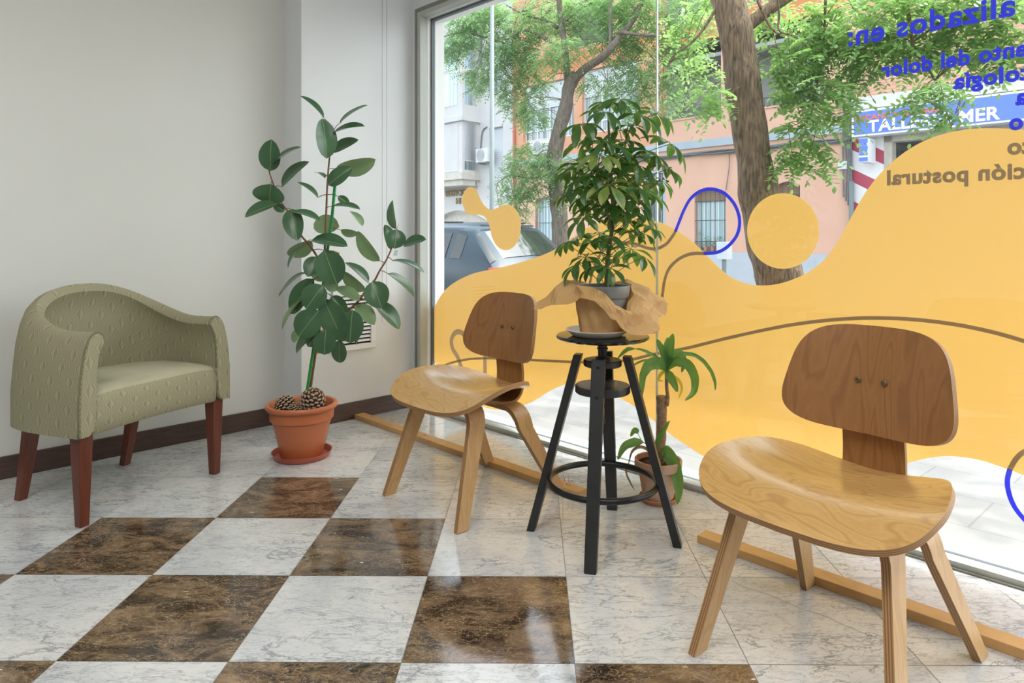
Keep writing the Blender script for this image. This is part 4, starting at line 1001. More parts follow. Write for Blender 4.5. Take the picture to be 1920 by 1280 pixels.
br = nt.nodes.new('ShaderNodeTexBrick'); lk.new(mp.outputs[0], br.inputs['Vector']); br.inputs['Scale'].default_value = 1; br.inputs['Brick Width'].default_value = .25; br.inputs['Row Height'].default_value = .075; br.inputs['Mortar Size'].default_value = .008
br.inputs['Color1'].default_value = (.62, .33, .22, 1); br.inputs['Color2'].default_value = (.70, .40, .28, 1); br.inputs['Mortar'].default_value = (.42, .27, .2, 1); lk.new(br.outputs[0], bs.inputs['Base Color'])
def panem():
    m = mat('street_pane', (.16, .19, .20), .08, spec=.8); nt, nd, lk, b = nodes(m); tc = nt.nodes.new('ShaderNodeTexCoord')
    mp = nt.nodes.new('ShaderNodeMapping'); mp.inputs['Scale'].default_value = (9, 9, .05); lk.new(tc.outputs['Object'], mp.inputs[0])
    lk.new(ramp(nt, noise(nt, mp.outputs[0], 1.3, 3), [(.4, (.10, .13, .14)), (.6, (.36, .44, .46))]), b.inputs['Base Color']); return m
MT['pane'] = panem()
MT['curtain'] = mat('pane_with_curtain', (.45, .60, .66), .12, spec=.8)
nt, nd, lk, bs = nodes(MT['curtain']); tc = nt.nodes.new('ShaderNodeTexCoord'); mp = nt.nodes.new('ShaderNodeMapping'); mp.inputs['Scale'].default_value = (6, 6, .02); lk.new(tc.outputs['Object'], mp.inputs[0]); lk.new(ramp(nt, noise(nt, mp.outputs[0], 2, 2), [(.4, (.34, .50, .55)), (.6, (.62, .76, .80))]), bs.inputs['Base Color'])
MT['iron'] = mat('dark_iron', (.06, .075, .085), .5)

def sS(px): return sz(px, 300, N_F)[0]
def zZ(px, py): return sz(px, py, N_F)[1]
GZ = -.36
sA, sB = sS(962), sS(1597)                       # the salmon house
FN = N_F
# ---- salmon building
bd = thing('apartment_building', 'salmon pink apartment house with recessed balconies and a grey plinth across the street', 'building', W((sA + sB) / 2, FN, GZ))
openings = []                                    # (s0, s1, z0, z1) cut from the wall face
W1 = (sS(981), sS(1076), 4.22, 6.12); W2 = (sS(1091), sS(1196), 4.22, 6.22)
BA = (sS(1240), sS(1352), 4.26, 6.35); BB = (sS(1374), sS(1545), 4.26, 6.35)
G1 = (sS(1003), sS(1060), .53, 2.3); G2 = (sS(1205), sS(1248), GZ, 2.9); G3 = (sS(1302), sS(1361), .53, 2.28); G4 = (sS(1452), sS(1500), .53, 2.35)
U1 = (sS(1068), sS(1150), 7.0, 9.0); U2 = (sS(1240), sS(1352), 7.0, 9.2); U3 = (sS(1400), sS(1545), 7.0, 9.2)
openings = [W1, W2, BA, BB, G1, G2, G3, G4, U1, U2, U3]
def walled(s0, s1, z0, z1, holes, n, pick, par, th=.25):
    ss = sorted({s0, s1} | {h[k] for h in holes for k in (0, 1) if s0 < h[k] < s1}); zs = sorted({z0, z1} | {h[k] for h in holes for k in (2, 3) if z0 < h[k] < z1} | {q for q in (.55, 3.40, 6.30, 6.9) if z0 < q < z1})
    bl = {}
    for a, b_ in zip(ss, ss[1:]):
        for c_, d_ in zip(zs, zs[1:]):
            ms, mz = (a + b_) / 2, (c_ + d_) / 2
            if any(h[0] < ms < h[1] and h[2] < mz < h[3] for h in holes): continue
            bl.setdefault(pick(ms, mz), MB()).wbox(a, b_, n, n + th, c_, d_)
    return bl
def pick(s, z):
    if z < .55: return 'plinth'
    if z < 3.40: return 'pinkl'
    if 6.30 < z < 6.9: return 'orange'
    return 'pink' if s < sS(1230) else 'pinkl'
for k, b in walled(sA, sB, GZ, 10.5, openings, FN, pick, bd).items():
    b.build('plinth' if k == 'plinth' else 'slab_band' if k == 'orange' else 'facade', MT[k], bd)
MB().wbox(sA, sB, FN + .25, FN + 8, GZ, 10.5).build('core', MT['recess'], bd) if False else None
MB().wbox(sA, sB, FN - .05, FN, 3.40, 3.61).build('string_course', MT['band'], bd)
def window(par, r, cols=2, rows=1, shut=0, n=None, mul=.05, panem='pane', depth=.12):
    s0, s1, z0, z1 = r; n = FN + depth if n is None else n
    f = MB(); f.wbox(s0, s1, n, n + .05, z0, z0 + mul).wbox(s0, s1, n, n + .05, z1 - mul, z1).wbox(s0, s0 + mul, n, n + .05, z0 + mul, z1 - mul).wbox(s1 - mul, s1, n, n + .05, z0 + mul, z1 - mul)
    zt = z1 - mul - shut * (z1 - z0)
    for k in range(1, cols): sm = s0 + (s1 - s0) * k / cols; f.wbox(sm - mul / 2, sm + mul / 2, n, n + .05, z0 + mul, zt)
    if rows == 2: zm = z0 + (zt - z0) * .32; f.wbox(s0 + mul, s1 - mul, n - .01, n + .05, zm - mul / 2, zm + mul / 2)
    w_ = f.build('window', MT['pvc'], par)
    MB().wbox(s0 + mul, s1 - mul, n + .02, n + .035, z0 + mul, z1 - mul).build('pane', MT[panem], w_)
    if shut: MB().wbox(s0 + mul * .6, s1 - mul * .6, n - .03, n + .01, zt, z1 - mul).build('shutter', MT['shutter'], w_)
    return w_
window(bd, W1, 4, 2, .42); window(bd, W2, 3, 2, .40)
def balcony(r, door):
    s0, s1, z0, z1 = r; n0, n1 = FN + .25, FN + 1.3
    b = MB().wbox(s0, s1, n1, n1 + .1, z0 - 1, z1).wbox(s0 - .1, s0, n0, n1, z0 - 1, z1).wbox(s1, s1 + .1, n0, n1, z0 - 1, z1).wbox(s0 - .1, s1 + .1, n0, n1, z1, z1 + .1).wbox(s0 - .1, s1 + .1, n0, n1, z0 - 1.1, z0 - 1)
    b.build('balcony_recess', MT['recess'], bd)
    d0, d1 = door; wd = window(bd, (d0, d1, z0 - .9, z0 + 1.25), 2, 1, 0, n1 - .06)
    MB().wbox(s0, s1, FN - .03, FN + .28, z0 - .03, z0 + .01).build('balcony_ledge', MT['pinkl'], bd)
    b = MB(); b.tube([W(s0, FN + .1, z0 + .26), W(s1, FN + .1, z0 + .26)], .012, 6); k = s0 + .05
    while k < s1: b.tube([W(k, FN + .1, z0), W(k, FN + .1, z0 + .26)], .008, 4); k += .13
    b.build('railing', MT['iron'], bd)
balcony(BA, (sS(1313), sS(1350))); balcony(BB, (sS(1455), sS(1500))); balcony(U1, (sS(1090), sS(1120))); balcony(U2, (sS(1300), sS(1340))); balcony(U3, (sS(1450), sS(1500)))
def barred(r, name='window', shut=0, flowers=False, panem='curtain'):
    s0, s1, z0, z1 = r
    w_ = window(bd, r, 2, 1, 0, FN + .16, .05, panem)
    if shut: MB().wbox(s0 + .04, s1 - .04, FN + .13, FN + .16, z1 - shut, z1 - .05).build('shutter', MT['shutter2'], w_)
    b = MB(); k = s0 + .06
    while k < s1: b.tube([W(k, FN + .03, z0), W(k, FN + .03, z1)], .009, 4); k += .14
    for z in (z0 + .3, z0 + (z1 - z0) * .5, z1 - .35): b.tube([W(s0, FN + .03, z), W(s1, FN + .03, z)], .009, 4)
    k = s0 + .1
    while k < s1 - .05:
        for zc_ in (z0 + .10, z0 + .21): b.ring(W(k, FN + .03, zc_), .045, .007, 12, 4, axis=Matrix.Rotation(PI / 4, 3, 'Z').inverted() @ Matrix.Rotation(PI / 2, 3, 'X'))
        k += .12
    b.build('window_bars', MT['iron'], bd)
    # arched head of render
    n = 12; pts = [(s0, z1), (s0, z1 - .12)] + [(s0 + (s1 - s0) * i / n, z1 - .12 + .11 * math.sin(PI * i / n)) for i in range(1, n)] + [(s1, z1 - .12), (s1, z1)]
    MB().poly(pts, FN, FN + .12).build('arched_head', MT['pinkl'], bd)
barred(G1); barred(G3, shut=.35); barred(G4, shut=1.2)
# doorway
d = MB().wbox(G2[0], G2[0] + .1, FN + .02, FN + .2, GZ, G2[3]).wbox(G2[1] - .1, G2[1], FN + .02, FN + .2, GZ, G2[3]).wbox(G2[0], G2[1], FN + .02, FN + .2, G2[3] - .1, G2[3]).build('entrance_door', MT['band'], bd)
MB().wbox(G2[0] + .1, G2[1] - .1, FN + .15, FN + .18, GZ, G2[3] - .1).build('pane', MT['pane'], d)
b = MB(); k = G2[0] + .15
while k < G2[1] - .1: b.tube([W(k, FN + .1, GZ), W(k, FN + .1, G2[3] - .1)], .01, 4); k += .1
b.build('door_bars', MT['iron'], d)
# flowers in pots in the barred window
for k in range(4):
    s = G3[0] + .12 + k * .2; c = W(s, FN + .08, .535)
    t = thing('flower_pot', 'small potted flowers behind the bars of the window ringed by the blue loop', 'potted plant', c, group='flower pots in the barred window')
    MB().lathe(c, [(0, 0), (.05, 0), (.07, .13), (.075, .13), (.075, .15), (0, .15)], 12).build('pot', MT['claysaucer'], t, smooth='auto')
    b = MB(); r_ = random.Random(k)
    for q_ in range(40):
        p = c + Vector((r_.gauss(0, .05), r_.gauss(0, .03), .15 + r_.random() * (.28 if k else .5))); e = Vector((r_.gauss(0, 1), r_.gauss(0, 1), r_.gauss(0, 1))).normalized(); x, y = perp(e); b.add([p - x * .02, p + y * .012, p + x * .03, p - y * .012], [(0, 1, 2, 3)])
    b.build('foliage', MT['drac'], t)
# outside units and small fittings
def ac_unit(px0, px1, py0, py1, label, n=None):
    s0, z1 = sz(px0, py0, FN - .35); s1, _ = sz(px1, py1, FN - .35); z0 = sz(px0, py1, FN - .35)[1]
    t = thing('air_conditioner', label, 'air conditioner', W((s0 + s1) / 2, FN - .2, z0), group='outdoor air conditioning units')
    MB().wbox(s0, s1, FN - .38, FN - .06, z0, z1).build('casing', MT['pvc'], t, bevel=.01)
    c = W(s0 + (s1 - s0) * .42, FN - .39, (z0 + z1) / 2); r = min((z1 - z0) * .42, (s1 - s0) * .4); b = MB()
    for rr in (1, .8, .6, .4, .2): b.ring(c, r * rr, .0045, 20, 4, axis=Matrix.Rotation(-PI / 4, 3, 'Z') @ Matrix.Rotation(PI / 2, 3, 'X'))
    b.build('fan_guard', MT['iron'], t); b = MB()
    for s in (s0 + .06, s1 - .1): b.wbox(s, s + .04, FN - .36, FN, z0 - .05, z0)
    b.build('bracket', MT['pipeg'], t)
ac_unit(893, 915, 280, 305, 'white air conditioner on the white building beside the lamp post')
ac_unit(993, 1031, 266, 290, 'white air conditioner below the shuttered window of the salmon house')
# cable bundle
b = MB(); r_ = random.Random(5)
for k in range(7):
    zc_ = 3.19 + .028 * k; pts = [W(sA + 1.8 + (sB - sA - 1.8) * i / 14, FN - .05 - .02 * (k % 3), zc_ + .02 * math.sin(i * 1.7 + k) - .015 * k) for i in range(15)]
    b.tube(cr(pts, 3), .018, 5)
tag(b.build('cable_bundle', MT['cable']), 'bundle of grey cables running under the blue-grey band of the salmon house', 'cables')
b = MB()
for k in range(5): s = sB - .06 + .05 * (k - 2); b.tube(cr([W(s, FN - .06, 1.9 - .1 * k), W(s + .03 * math.sin(k), FN - .08, 2.6), W(s - .02, FN - .06, 3.3), W(s + .02, FN - .07, 4.1)], 4), .02, 5)
tag(b.build('cable_bundle', MT['cable']), 'vertical dark cables between the salmon house and the garage sign', 'cables')
s, z = sz(1596.5, 400, FN - .12); tag(MB().tube([W(s, FN - .12, GZ), W(s, FN - .12, 2.25)], .055, 12).build('drainpipe', MT['pipeg']), 'pale drainpipe at the right corner of the salmon house', 'pipe')
s0, z1 = sz(1572, 303, FN - .06); s1 = sz(1589, 303, FN - .06)[0]; tag(MB().wbox(s0, s1, FN - .1, FN, z1 - .19, z1).build('junction_box', MT['pvc'], bevel=.01), 'small white junction box on the salmon wall beside the drainpipe', 'junction box')
s, _ = sz(964, 300, FN - .05); tag(MB().tube([W(s, FN - .06, GZ), W(s, FN - .06, 9)], .045, 8).build('drainpipe', mat('red_pipe', (.48, .12, .08), .5)), 'red-brown drainpipe at the left corner of the salmon house', 'pipe')
s, _ = sz(1366, 300, FN - .03)
tag(MB().tube(cr([W(s, FN - .03, 3.3), W(s + .03, FN - .04, 2.9), W(s - .03, FN - .03, 2.5), W(s - .08, FN - .03, 2.2)], 5), .012, 5).build('loose_cable', MT['cable']), 'loose thin cable hanging down the salmon wall above the barred window', 'cables')

# ---- garage building
sC = sS(1597); sD = sC + 9
gb = thing('garage_building', 'brick building with a garage door and red and white striped pillar across the street', 'building', W(sC + 2, FN, GZ))
MB().wbox(sC, sD, FN, FN + .3, 4.18, 10.5).build('facade', MT['brick'], gb)
MB().wbox(sC, sD, FN - .06, FN + .3, 3.9, 4.18).build('lintel', MT['stucco'], gb)
sE = sS(1657); sE2 = sS(1672)
m = mat('striped_paint', (.8, .8, .8), .7); nt, nd, lk, bs = nodes(m); tc = nt.nodes.new('ShaderNodeTexCoord'); sp = nt.nodes.new('ShaderNodeSeparateXYZ'); lk.new(tc.outputs['Object'], sp.inputs[0])
u_ = math_(nt, 'ADD', math_(nt, 'MULTIPLY', math_(nt, 'SUBTRACT', sp.outputs[0], sp.outputs[1]), .40), sp.outputs[2])
fr_ = math_(nt, 'FRACT', math_(nt, 'MULTIPLY', u_, 1.35)); lk.new(ramp(nt, fr_, [(.0, (.42, .06, .10)), (.40, (.42, .06, .10)), (.42, (.76, .76, .75)), (.98, (.76, .76, .75))]), bs.inputs['Base Color'])
MB().wbox(sC, sE, FN, FN + .5, GZ, 3.9).build('striped_pillar', m, gb)
MB().wbox(sE, sE2, FN + .02, FN + .3, GZ, 3.25).build('door_jamb', MT['stone'], gb)
MB().wbox(sE, sD, FN + .02, FN + .3, 3.1, 3.9).build('door_head', MT['stone'], gb)
f = MB().wbox(sE2, sD, FN + 4, FN + 4.1, GZ, 3.2).wbox(sE2 - .1, sE2, FN + .3, FN + 4, GZ, 3.2).wbox(sE2, sD, FN + .3, FN + 4, 3.1, 3.2); f.build('garage_interior', mat('garage_grey', (.16, .16, .17), .8), gb)
b = MB()
for k in range(16): b.wbox(sE2 + .02 + .0 * k, sE2 + .06, FN + .35 + k * .16, FN + .42 + k * .16, GZ, 2.95)
b.build('folding_gate', MT['iron'], gb)
# big sign
MT['signblue'] = mat('sign_blue', (.10, .20, .66), .35); MT['signwhite'] = mat('sign_white', (.82, .85, .88), .4); MT['signred'] = mat('sign_red', (.75, .18, .10), .4)
NS = FN - .45
s0, z1 = sz(1597, 209, NS); z0 = sz(1597, 257, NS)[1]; s1 = s0 + 6.5
t = thing('shop_sign', 'long blue garage sign with white lettering over the garage door', 'sign', W(s0, NS, z0))
MB().wbox(s0, s1, NS, NS + .35, z0, z1).build('cabinet', MT['signwhite'], t); MB().wbox(s0 + .05, s1 - .05, NS - .012, NS, z0 + .04, z1 - .04).build('sign_face', MT['signblue'], t)
hh = z1 - z0
sT = sz(1628, 250, NS)[0]; text_mesh(t, 'lettering', 'TALLERES MER', hh * .62, 'signwhite', sT, z0 + .075, off=.010, align='LEFT', n=NS - .02, inward=True, ext=.004, sx=1.03, space=1.02)
sT = sz(1603, 250, NS)[0]; text_mesh(t, 'lettering', 'MECANICA GENERAL', hh * .27, 'signred', sT, z1 - .235, off=.004, align='LEFT', n=NS - .02, inward=True, ext=.004, sx=1.15)
# small projecting sign
ns0 = FN - .62; s0 = sS(1613); zt_ = sz(1615, 259, ns0)[1]; zb_ = sz(1615, 304, ns0)[1]
t = thing('shop_sign', 'small white and blue box sign hanging below the left end of the long blue sign', 'sign', W(s0, ns0, zb_))
s0, _ = sz(1597, 280, ns0 + .3); s1, _ = sz(1627, 280, ns0)
s0 = sz(1610.5, 280, ns0)[0]; s1 = sz(1627, 280, ns0)[0]
MB().wbox(s0, s1, ns0, ns0 + .5, zb_, zt_).build('cabinet', MT['signwhite'], t)
hz = zt_ - zb_
for a, b_ in ((.02, .2), (.33, .5), (.62, .72), (.80, .97)): MB().wbox(s0, s1, ns0 - .008, ns0, zt_ - hz * b_, zt_ - hz * a).build('blue_stripe', MT['signblue'], t)
text_mesh(t, 'lettering', 'TALLERES', hz * .16, 'signblue', (s0 + s1) / 2, zt_ - hz * .31, off=.003, align='CENTER', n=ns0 - .012, inward=True, ext=.003, sx=.42)
text_mesh(t, 'lettering', 'MERCHAN', hz * .16, 'signblue', (s0 + s1) / 2, zt_ - hz * .60, off=.003, align='CENTER', n=ns0 - .012, inward=True, ext=.003, sx=.42)

# ---- white building with a bay
wb = thing('apartment_building', 'white apartment house with a projecting glazed bay, left of the salmon house', 'building', W(sA - 3, FN, GZ))
ARCH = (sS(800), sS(925), GZ, 2.0); WS = (sS(917), sS(943), 3.05, 4.9); WS2 = (sS(917), sS(943), 6.2, 8.1)
for k, b in walled(sA - 9, sA - .02, GZ, 11, [ARCH, WS, WS2], FN, lambda s, z: 'stucco', wb).items(): b.build('facade', MT['stucco'], wb)
window(wb, WS, 1, 1, .95, depth=.15); window(wb, WS2, 1, 1, .5, depth=.15)
# arch head
s0, s1 = ARCH[0], ARCH[1]; n = 16; rz = .62
pts = [(s0, 2.0), (s0, 2.0 - rz)] + [(s0 + (s1 - s0) * i / n, 2.0 - rz + rz * .92 * math.sin(PI * i / n)) for i in range(1, n)] + [(s1, 2.0 - rz), (s1, 2.0)]
MB().poly(pts, FN, FN + .25).build('arched_head', MT['stucco'], wb)
MB().wbox(s0, s1, FN + .3, FN + .34, GZ, 2.0).build('garage_door', MT['stone'], wb)
# bay: corner towards the viewer at px 867
sK = sz(867, 200, FN - .8)[0]; sR = sS(898)
bay = MB()
P = [(sK - 3.2, FN - .8), (sK, FN - .8), (sR, FN), (sK - 3.2, FN)]
def prism(b, P, z0, z1, grow=0):
    cx = sum(p[0] for p in P) / 4; Q_ = [(s + (grow if s > cx else 0), n - (grow if n < FN - .1 else 0)) for s, n in P]
    b.add([W(s, n, z0) for s, n in Q_] + [W(s, n, z1) for s, n in Q_], [(3, 2, 1, 0), (4, 5, 6, 7)] + [(i, (i + 1) % 4, 4 + (i + 1) % 4, 4 + i) for i in range(4)])
zbay = 3.28; prism(bay, P, zbay, 11); bay.build('bay', MT['stucco'], wb)
b = MB(); prism(b, P, zbay - .25, zbay, .10); prism(b, P, zbay - .46, zbay - .25, .0); b.build('bay_base', MT['stone'], wb)
b = MB(); prism(b, P, 5.15, 5.32, .10); b.build('bay_ledge', MT['stucco'], wb)
def bayface(a, b_, z0, z1, m, off=.02, name='window', split=True):
    pa, pb = Vector(a), Vector(b_); tv = (pb - pa).normalized(); nv = Vector((tv.y, -tv.x)); 
    if nv.y > 0: nv = -nv
    c = [pa, pb, pb + nv * off, pa + nv * off]
    bb_ = MB(); bb_.box8([W(p.x, p.y, z) for z in (z0, z1) for p in c]); return bb_.build(name, MT[m], wb)
K = Vector((sK, FN - .8)); Lf = Vector((sK - 3.0, FN - .8)); Rt = Vector((sR, FN))
for z0, z1 in ((5.75, 6.95), (7.08, 8.2), (9.0, 10.5)):
    for a, b_ in ((K.lerp(Lf, .1), K.lerp(Lf, .42)), (K.lerp(Rt, .14), K.lerp(Rt, .86))):
        w_ = bayface(a, b_, z0, z1, 'curtain', .015, 'pane')
bayface(K.lerp(Lf, .08), K.lerp(Lf, .45), zbay + .05, 5.1, 'stucco', .02, 'shutter')
bayface(K.lerp(Rt, .14), K.lerp(Rt, .88), zbay + .45, 5.1, 'shutter', .03, 'shutter'); bayface(K.lerp(Rt, .14), K.lerp(Rt, .88), zbay + .1, zbay + .42, 'pane', .02, 'pane')
s_, z_ = sz(836, 368, FN - .02); text_mesh(wb, 'lettering', 'EDIFICIO', .31, 'gm', s_, z_, off=.008, align='LEFT', n=FN - .03, inward=True, ext=.02); s_, z_ = sz(855, 382, FN - .02); text_mesh(wb, 'lettering', 'HI', .31, 'gm', s_, z_, off=.008, align='LEFT', n=FN - .03, inward=True, ext=.02)
b = MB()
for k in range(3): b.tube(cr([W(sK - 3 + i * 1.0, FN - .14 + (0 if i < 9 else 0), 2.86 + .03 * math.sin(i * 2 + k) + .04 * k) for i in range(int(sA - sK + 3))], 4), .03, 5)
tag(b.build('cable_bundle', MT['cable']), 'dark cables strung along the white building under its bay', 'cables')
b = MB(); s_ = sz(906, 200, FN)[0]; b.tube(cr([W(s_ + .25, FN - .04, 4.95), W(s_, FN - .04, 4.8), W(s_ - .1, FN - .04, 4.2), W(s_ - .1, FN - .04, 3.6)], 5), .025, 5); b.tube(cr([W(s_ + .3, FN - .04, 8.9), W(s_ - .05, FN - .04, 8.4), W(s_ - .1, FN - .04, 7.2)], 5), .05, 6)
tag(b.build('wall_cable', MT['cable']), 'loose dark cable and hose on the white building above its air conditioner', 'cables')
# distant block closing the sky line behind, seen between leaves
struct(MB().wbox(sA - 9, sD, FN + 1.45, FN + 9, GZ, 10.4).build('wall_beyond', MT['recess'])) if False else None

# ---- lamp post, meter box, car
n_ = 8.2; s, _ = sz(922.5, 300, n_)
t = thing('street_lamp', 'slim grey lamp post across the road in front of the white house', 'lamp post', W(s, n_, -.36))
b = MB(); b.tube([W(s, n_, -.38), W(s, n_, .6), W(s, n_, 5.2)], [.062, .048, .034], 12); b.build('pole', MT['pipeg'], t, smooth=True)
MB().tube([W(s, n_, -.38), W(s, n_, .1)], .075, 12).build('base', MT['pipeg'], t)
n_ = 14.0; s, z1 = sz(1343, 453, n_); s1, _ = sz(1364, 453, n_); z0 = sz(1343, 486, n_)[1]
t = thing('meter_box', 'grey metal cabinet on a post on the far pavement under the blue loop', 'electric cabinet', W((s + s1) / 2, n_, GZ))
MB().wbox(s, s1, n_, n_ + .22, z0, z1).build('cabinet', mat('cabinet_grey', (.62, .65, .68), .5), t, bevel=.01); MB().tube([W((s + s1) / 2, n_ + .1, GZ), W((s + s1) / 2, n_ + .1, z0)], .05, 10).build('post', MT['pipeg'], t)
def car():
    # the rear near corner stands at px 862; the car points away to the left along the street
    nn = 7.67 * R2 + .05; s1 = sz(862, 480, nn)[0] + .62; G = -.31; Wd = 1.72
    t = thing('parked_car', 'dark blue hatchback parked at the kerb outside, seen from its rear corner', 'car', W(s1 - 2, nn + Wd / 2, G))
    paint = mat('dark_blue_paint', (.012, .035, .055), .25, .0, spec=.35); glass = mat('car_glass', (.015, .022, .02), .05, spec=.6); blk = mat('tyre_black', (.02, .02, .02), .7); red = mat('tail_lamp', (.55, .02, .02), .2)
    def sec(x, zb, zw, zr, inset, hw):          # cross section at distance x ahead of the tail
        c = nn + Wd / 2
        return [W(s1 - x, c - y, G + z) for y, z in ((hw * .94, zb), (hw, zb + .15), (hw, zw - .1), (hw * .97, zw), (hw - inset, zr - .06), (hw - inset - .12, zr), (0, zr + .03), (-(hw - inset - .12), zr), (-(hw - inset), zr - .06), (-hw * .97, zw), (-hw, zw - .1), (-hw, zb + .15), (-hw * .94, zb))]
    S = [sec(0, .35, .62, .63, .1, .78), sec(.03, .24, .88, .92, .1, .82), sec(.10, .2, .93, .97, .08, .84), sec(.62, .2, .95, 1.40, .20, .86), sec(.9, .2, .95, 1.45, .21, .86), sec(2.0, .2, .95, 1.47, .21, .86), sec(2.7, .2, .95, 1.38, .21, .86), sec(3.35, .2, .93, .97, .08, .85), sec(4.0, .22, .80, .84, .1, .82), sec(4.15, .35, .6, .62, .1, .74)]
    b = MB(); b.grid(S, 0); b.f += [list(range(13))[::-1], [9 * 13 + k for k in range(13)]]; b.m += [0, 0]
    for i in range(9): b.f.append([i * 13 + 12, (i + 1) * 13 + 12, (i + 1) * 13, i * 13]); b.m.append(0)
    b.build('body', paint, t, smooth='auto')
    def skin(name, i0, i1, k0, k1, m, off=.008, n=7):
        def P(i, k):
            a, b_ = int(min(i, 8.999)), int(min(k, 11.999)); u, v = i - a, k - b_
            return (S[a][b_] * (1 - u) + S[a + 1][b_] * u) * (1 - v) + (S[a][b_ + 1] * (1 - u) + S[a + 1][b_ + 1] * u) * v
        cen = W(s1 - 2, nn + Wd / 2, G + .7); g = []
        for p in range(n):
            row = []
            for q in range(n):
                i, k = i0 + (i1 - i0) * p / (n - 1), k0 + (k1 - k0) * q / (n - 1); e = .02
                a = P(i + e, k) - P(i - e, k); c_ = P(i, k + e) - P(i, k - e); nv = a.cross(c_).normalized(); pt = P(i, k)
                if nv.dot(pt - cen) < 0: nv = -nv
                row.append(pt + nv * off)
            g.append(row)
        return MB().grid(g).build(name, m, t, smooth=True)
    skin('rear_window', 2.12, 2.90, 3.75, 8.25, glass)
    for k0, k1 in ((3.15, 3.88), (8.12, 8.85)):
        for i0, i1 in ((3.2, 3.92), (4.08, 4.92), (5.08, 5.9)): skin('side_window', i0, i1, k0, k1, glass)
    for k in (3, 9):
        p = S[1][k]; q = S[2][k]; b = MB(); sg = 1 if k == 3 else -1
        c = nn + Wd / 2; ys = sorted((c - sg * .84, c - sg * .62)); b.wbox(s1 - .12, s1 + .005, ys[0], ys[1], G + .66, G + .92); b.build('tail_lamp', red, t, bevel=.02)
    MB().wbox(s1 - .1, s1 + .06, nn + .06, nn + Wd - .06, G + .28, G + .58).build('rear_bumper', paint, t, bevel=.04)
    MB().wbox(s1 - .62, s1 - .60, nn + .35, nn + 1.3, G + 1.425, G + 1.45).build('spoiler', paint, t)
    MB().tube([W(s1 - .8, nn + Wd / 2, G + 1.47), W(s1 - .68, nn + Wd / 2, G + 1.55)], .008, 6).build('antenna', blk, t)
    b = MB()
    for y in (.28, Wd - .28): b.tube([W(s1 - .9, nn + y, G + 1.48), W(s1 - 2.3, nn + y, G + 1.50)], .014, 6)
    b.build('roof_rail', blk, t)
    for x in (.75, 3.3):
        for y in (.0, Wd - .2):
            c = W(s1 - x, nn + y, G + .31); Wh = MB(); R = Matrix.Rotation(-PI / 4, 3, 'Z') @ Matrix.Rotation(-PI / 2, 3, 'X')
            tmp = MB(); tmp.lathe((0, 0, 0), [(0, .02), (.19, .02), (.2, 0), (.29, 0), (.31, .03), (.31, .17), (.29, .2), (0, .2)], 28); Wh.add([c + R @ v for v in tmp.v], tmp.f); Wh.build('wheel', blk, t, smooth='auto')
car()

# ---------------------------------------------------------------- trees
MT['trunk'] = noisy('tree_bark', (.035, .024, .016), (.24, .16, .095), 15, .9, (4, 4, .55), bmp=1.0, detail=9)
MT['trunk2'] = noisy('tree_bark_smooth', (.08, .065, .05), (.20, .165, .13), 9, .9, (3, 3, .8), bmp=.6)
MT['fol'] = leafmat('street_tree_leaf', (.11, .22, .065), (.21, .35, .11), .5, .45, (.38, .62, .17), 2.2)
MT['fol2'] = leafmat('far_tree_leaf', (.12, .24, .09), (.22, .36, .15), .5, .42, (.36, .60, .22), 1.2)
from mathutils import noise as mnoise
def spray(b, p, d, L, n, ll, lw, rnd, m=0, fine=False):
    """one pinnate leaf: rachis from p along d, drooping, leaflets in pairs"""
    side = d.cross(Vector((0, 0, 1))); side = side.normalized() if side.length > .05 else Vector((1, 0, 0)); up = side.cross(d).normalized()
    roll = rnd.uniform(-.7, .7); s2 = side * math.cos(roll) + up * math.sin(roll)
    for i in range(n):
        t = (i + 1) / n; c = p + d * L * t + Vector((0, 0, -L * .45 * t * t))
        ax = (d + Vector((0, 0, -.9 * t))).normalized()
        for sg in ((1, -1) if i < n - 1 else (0,)):
            e = (s2 * sg + ax * (.45 if sg else 1) + Vector((0, 0, rnd.uniform(-.35, .05)))).normalized(); w_ = e.cross(up); w_ = w_.normalized() * lw if w_.length > .1 else side * lw
            l = ll * (1 - .35 * abs(t - .5))
            if fine: b.add([c, c + e * l * .22 + w_ * .8, c + e * l * .55 + w_, c + e * l * .84 + w_ * .6, c + e * l, c + e * l * .84 - w_ * .6, c + e * l * .55 - w_, c + e * l * .22 - w_ * .8], [(0, 1, 2, 3, 4, 5, 6, 7)], m)
            else: b.add([c, c + e * l * .45 + w_, c + e * l, c + e * l * .45 - w_], [(0, 1, 2, 3)], m)
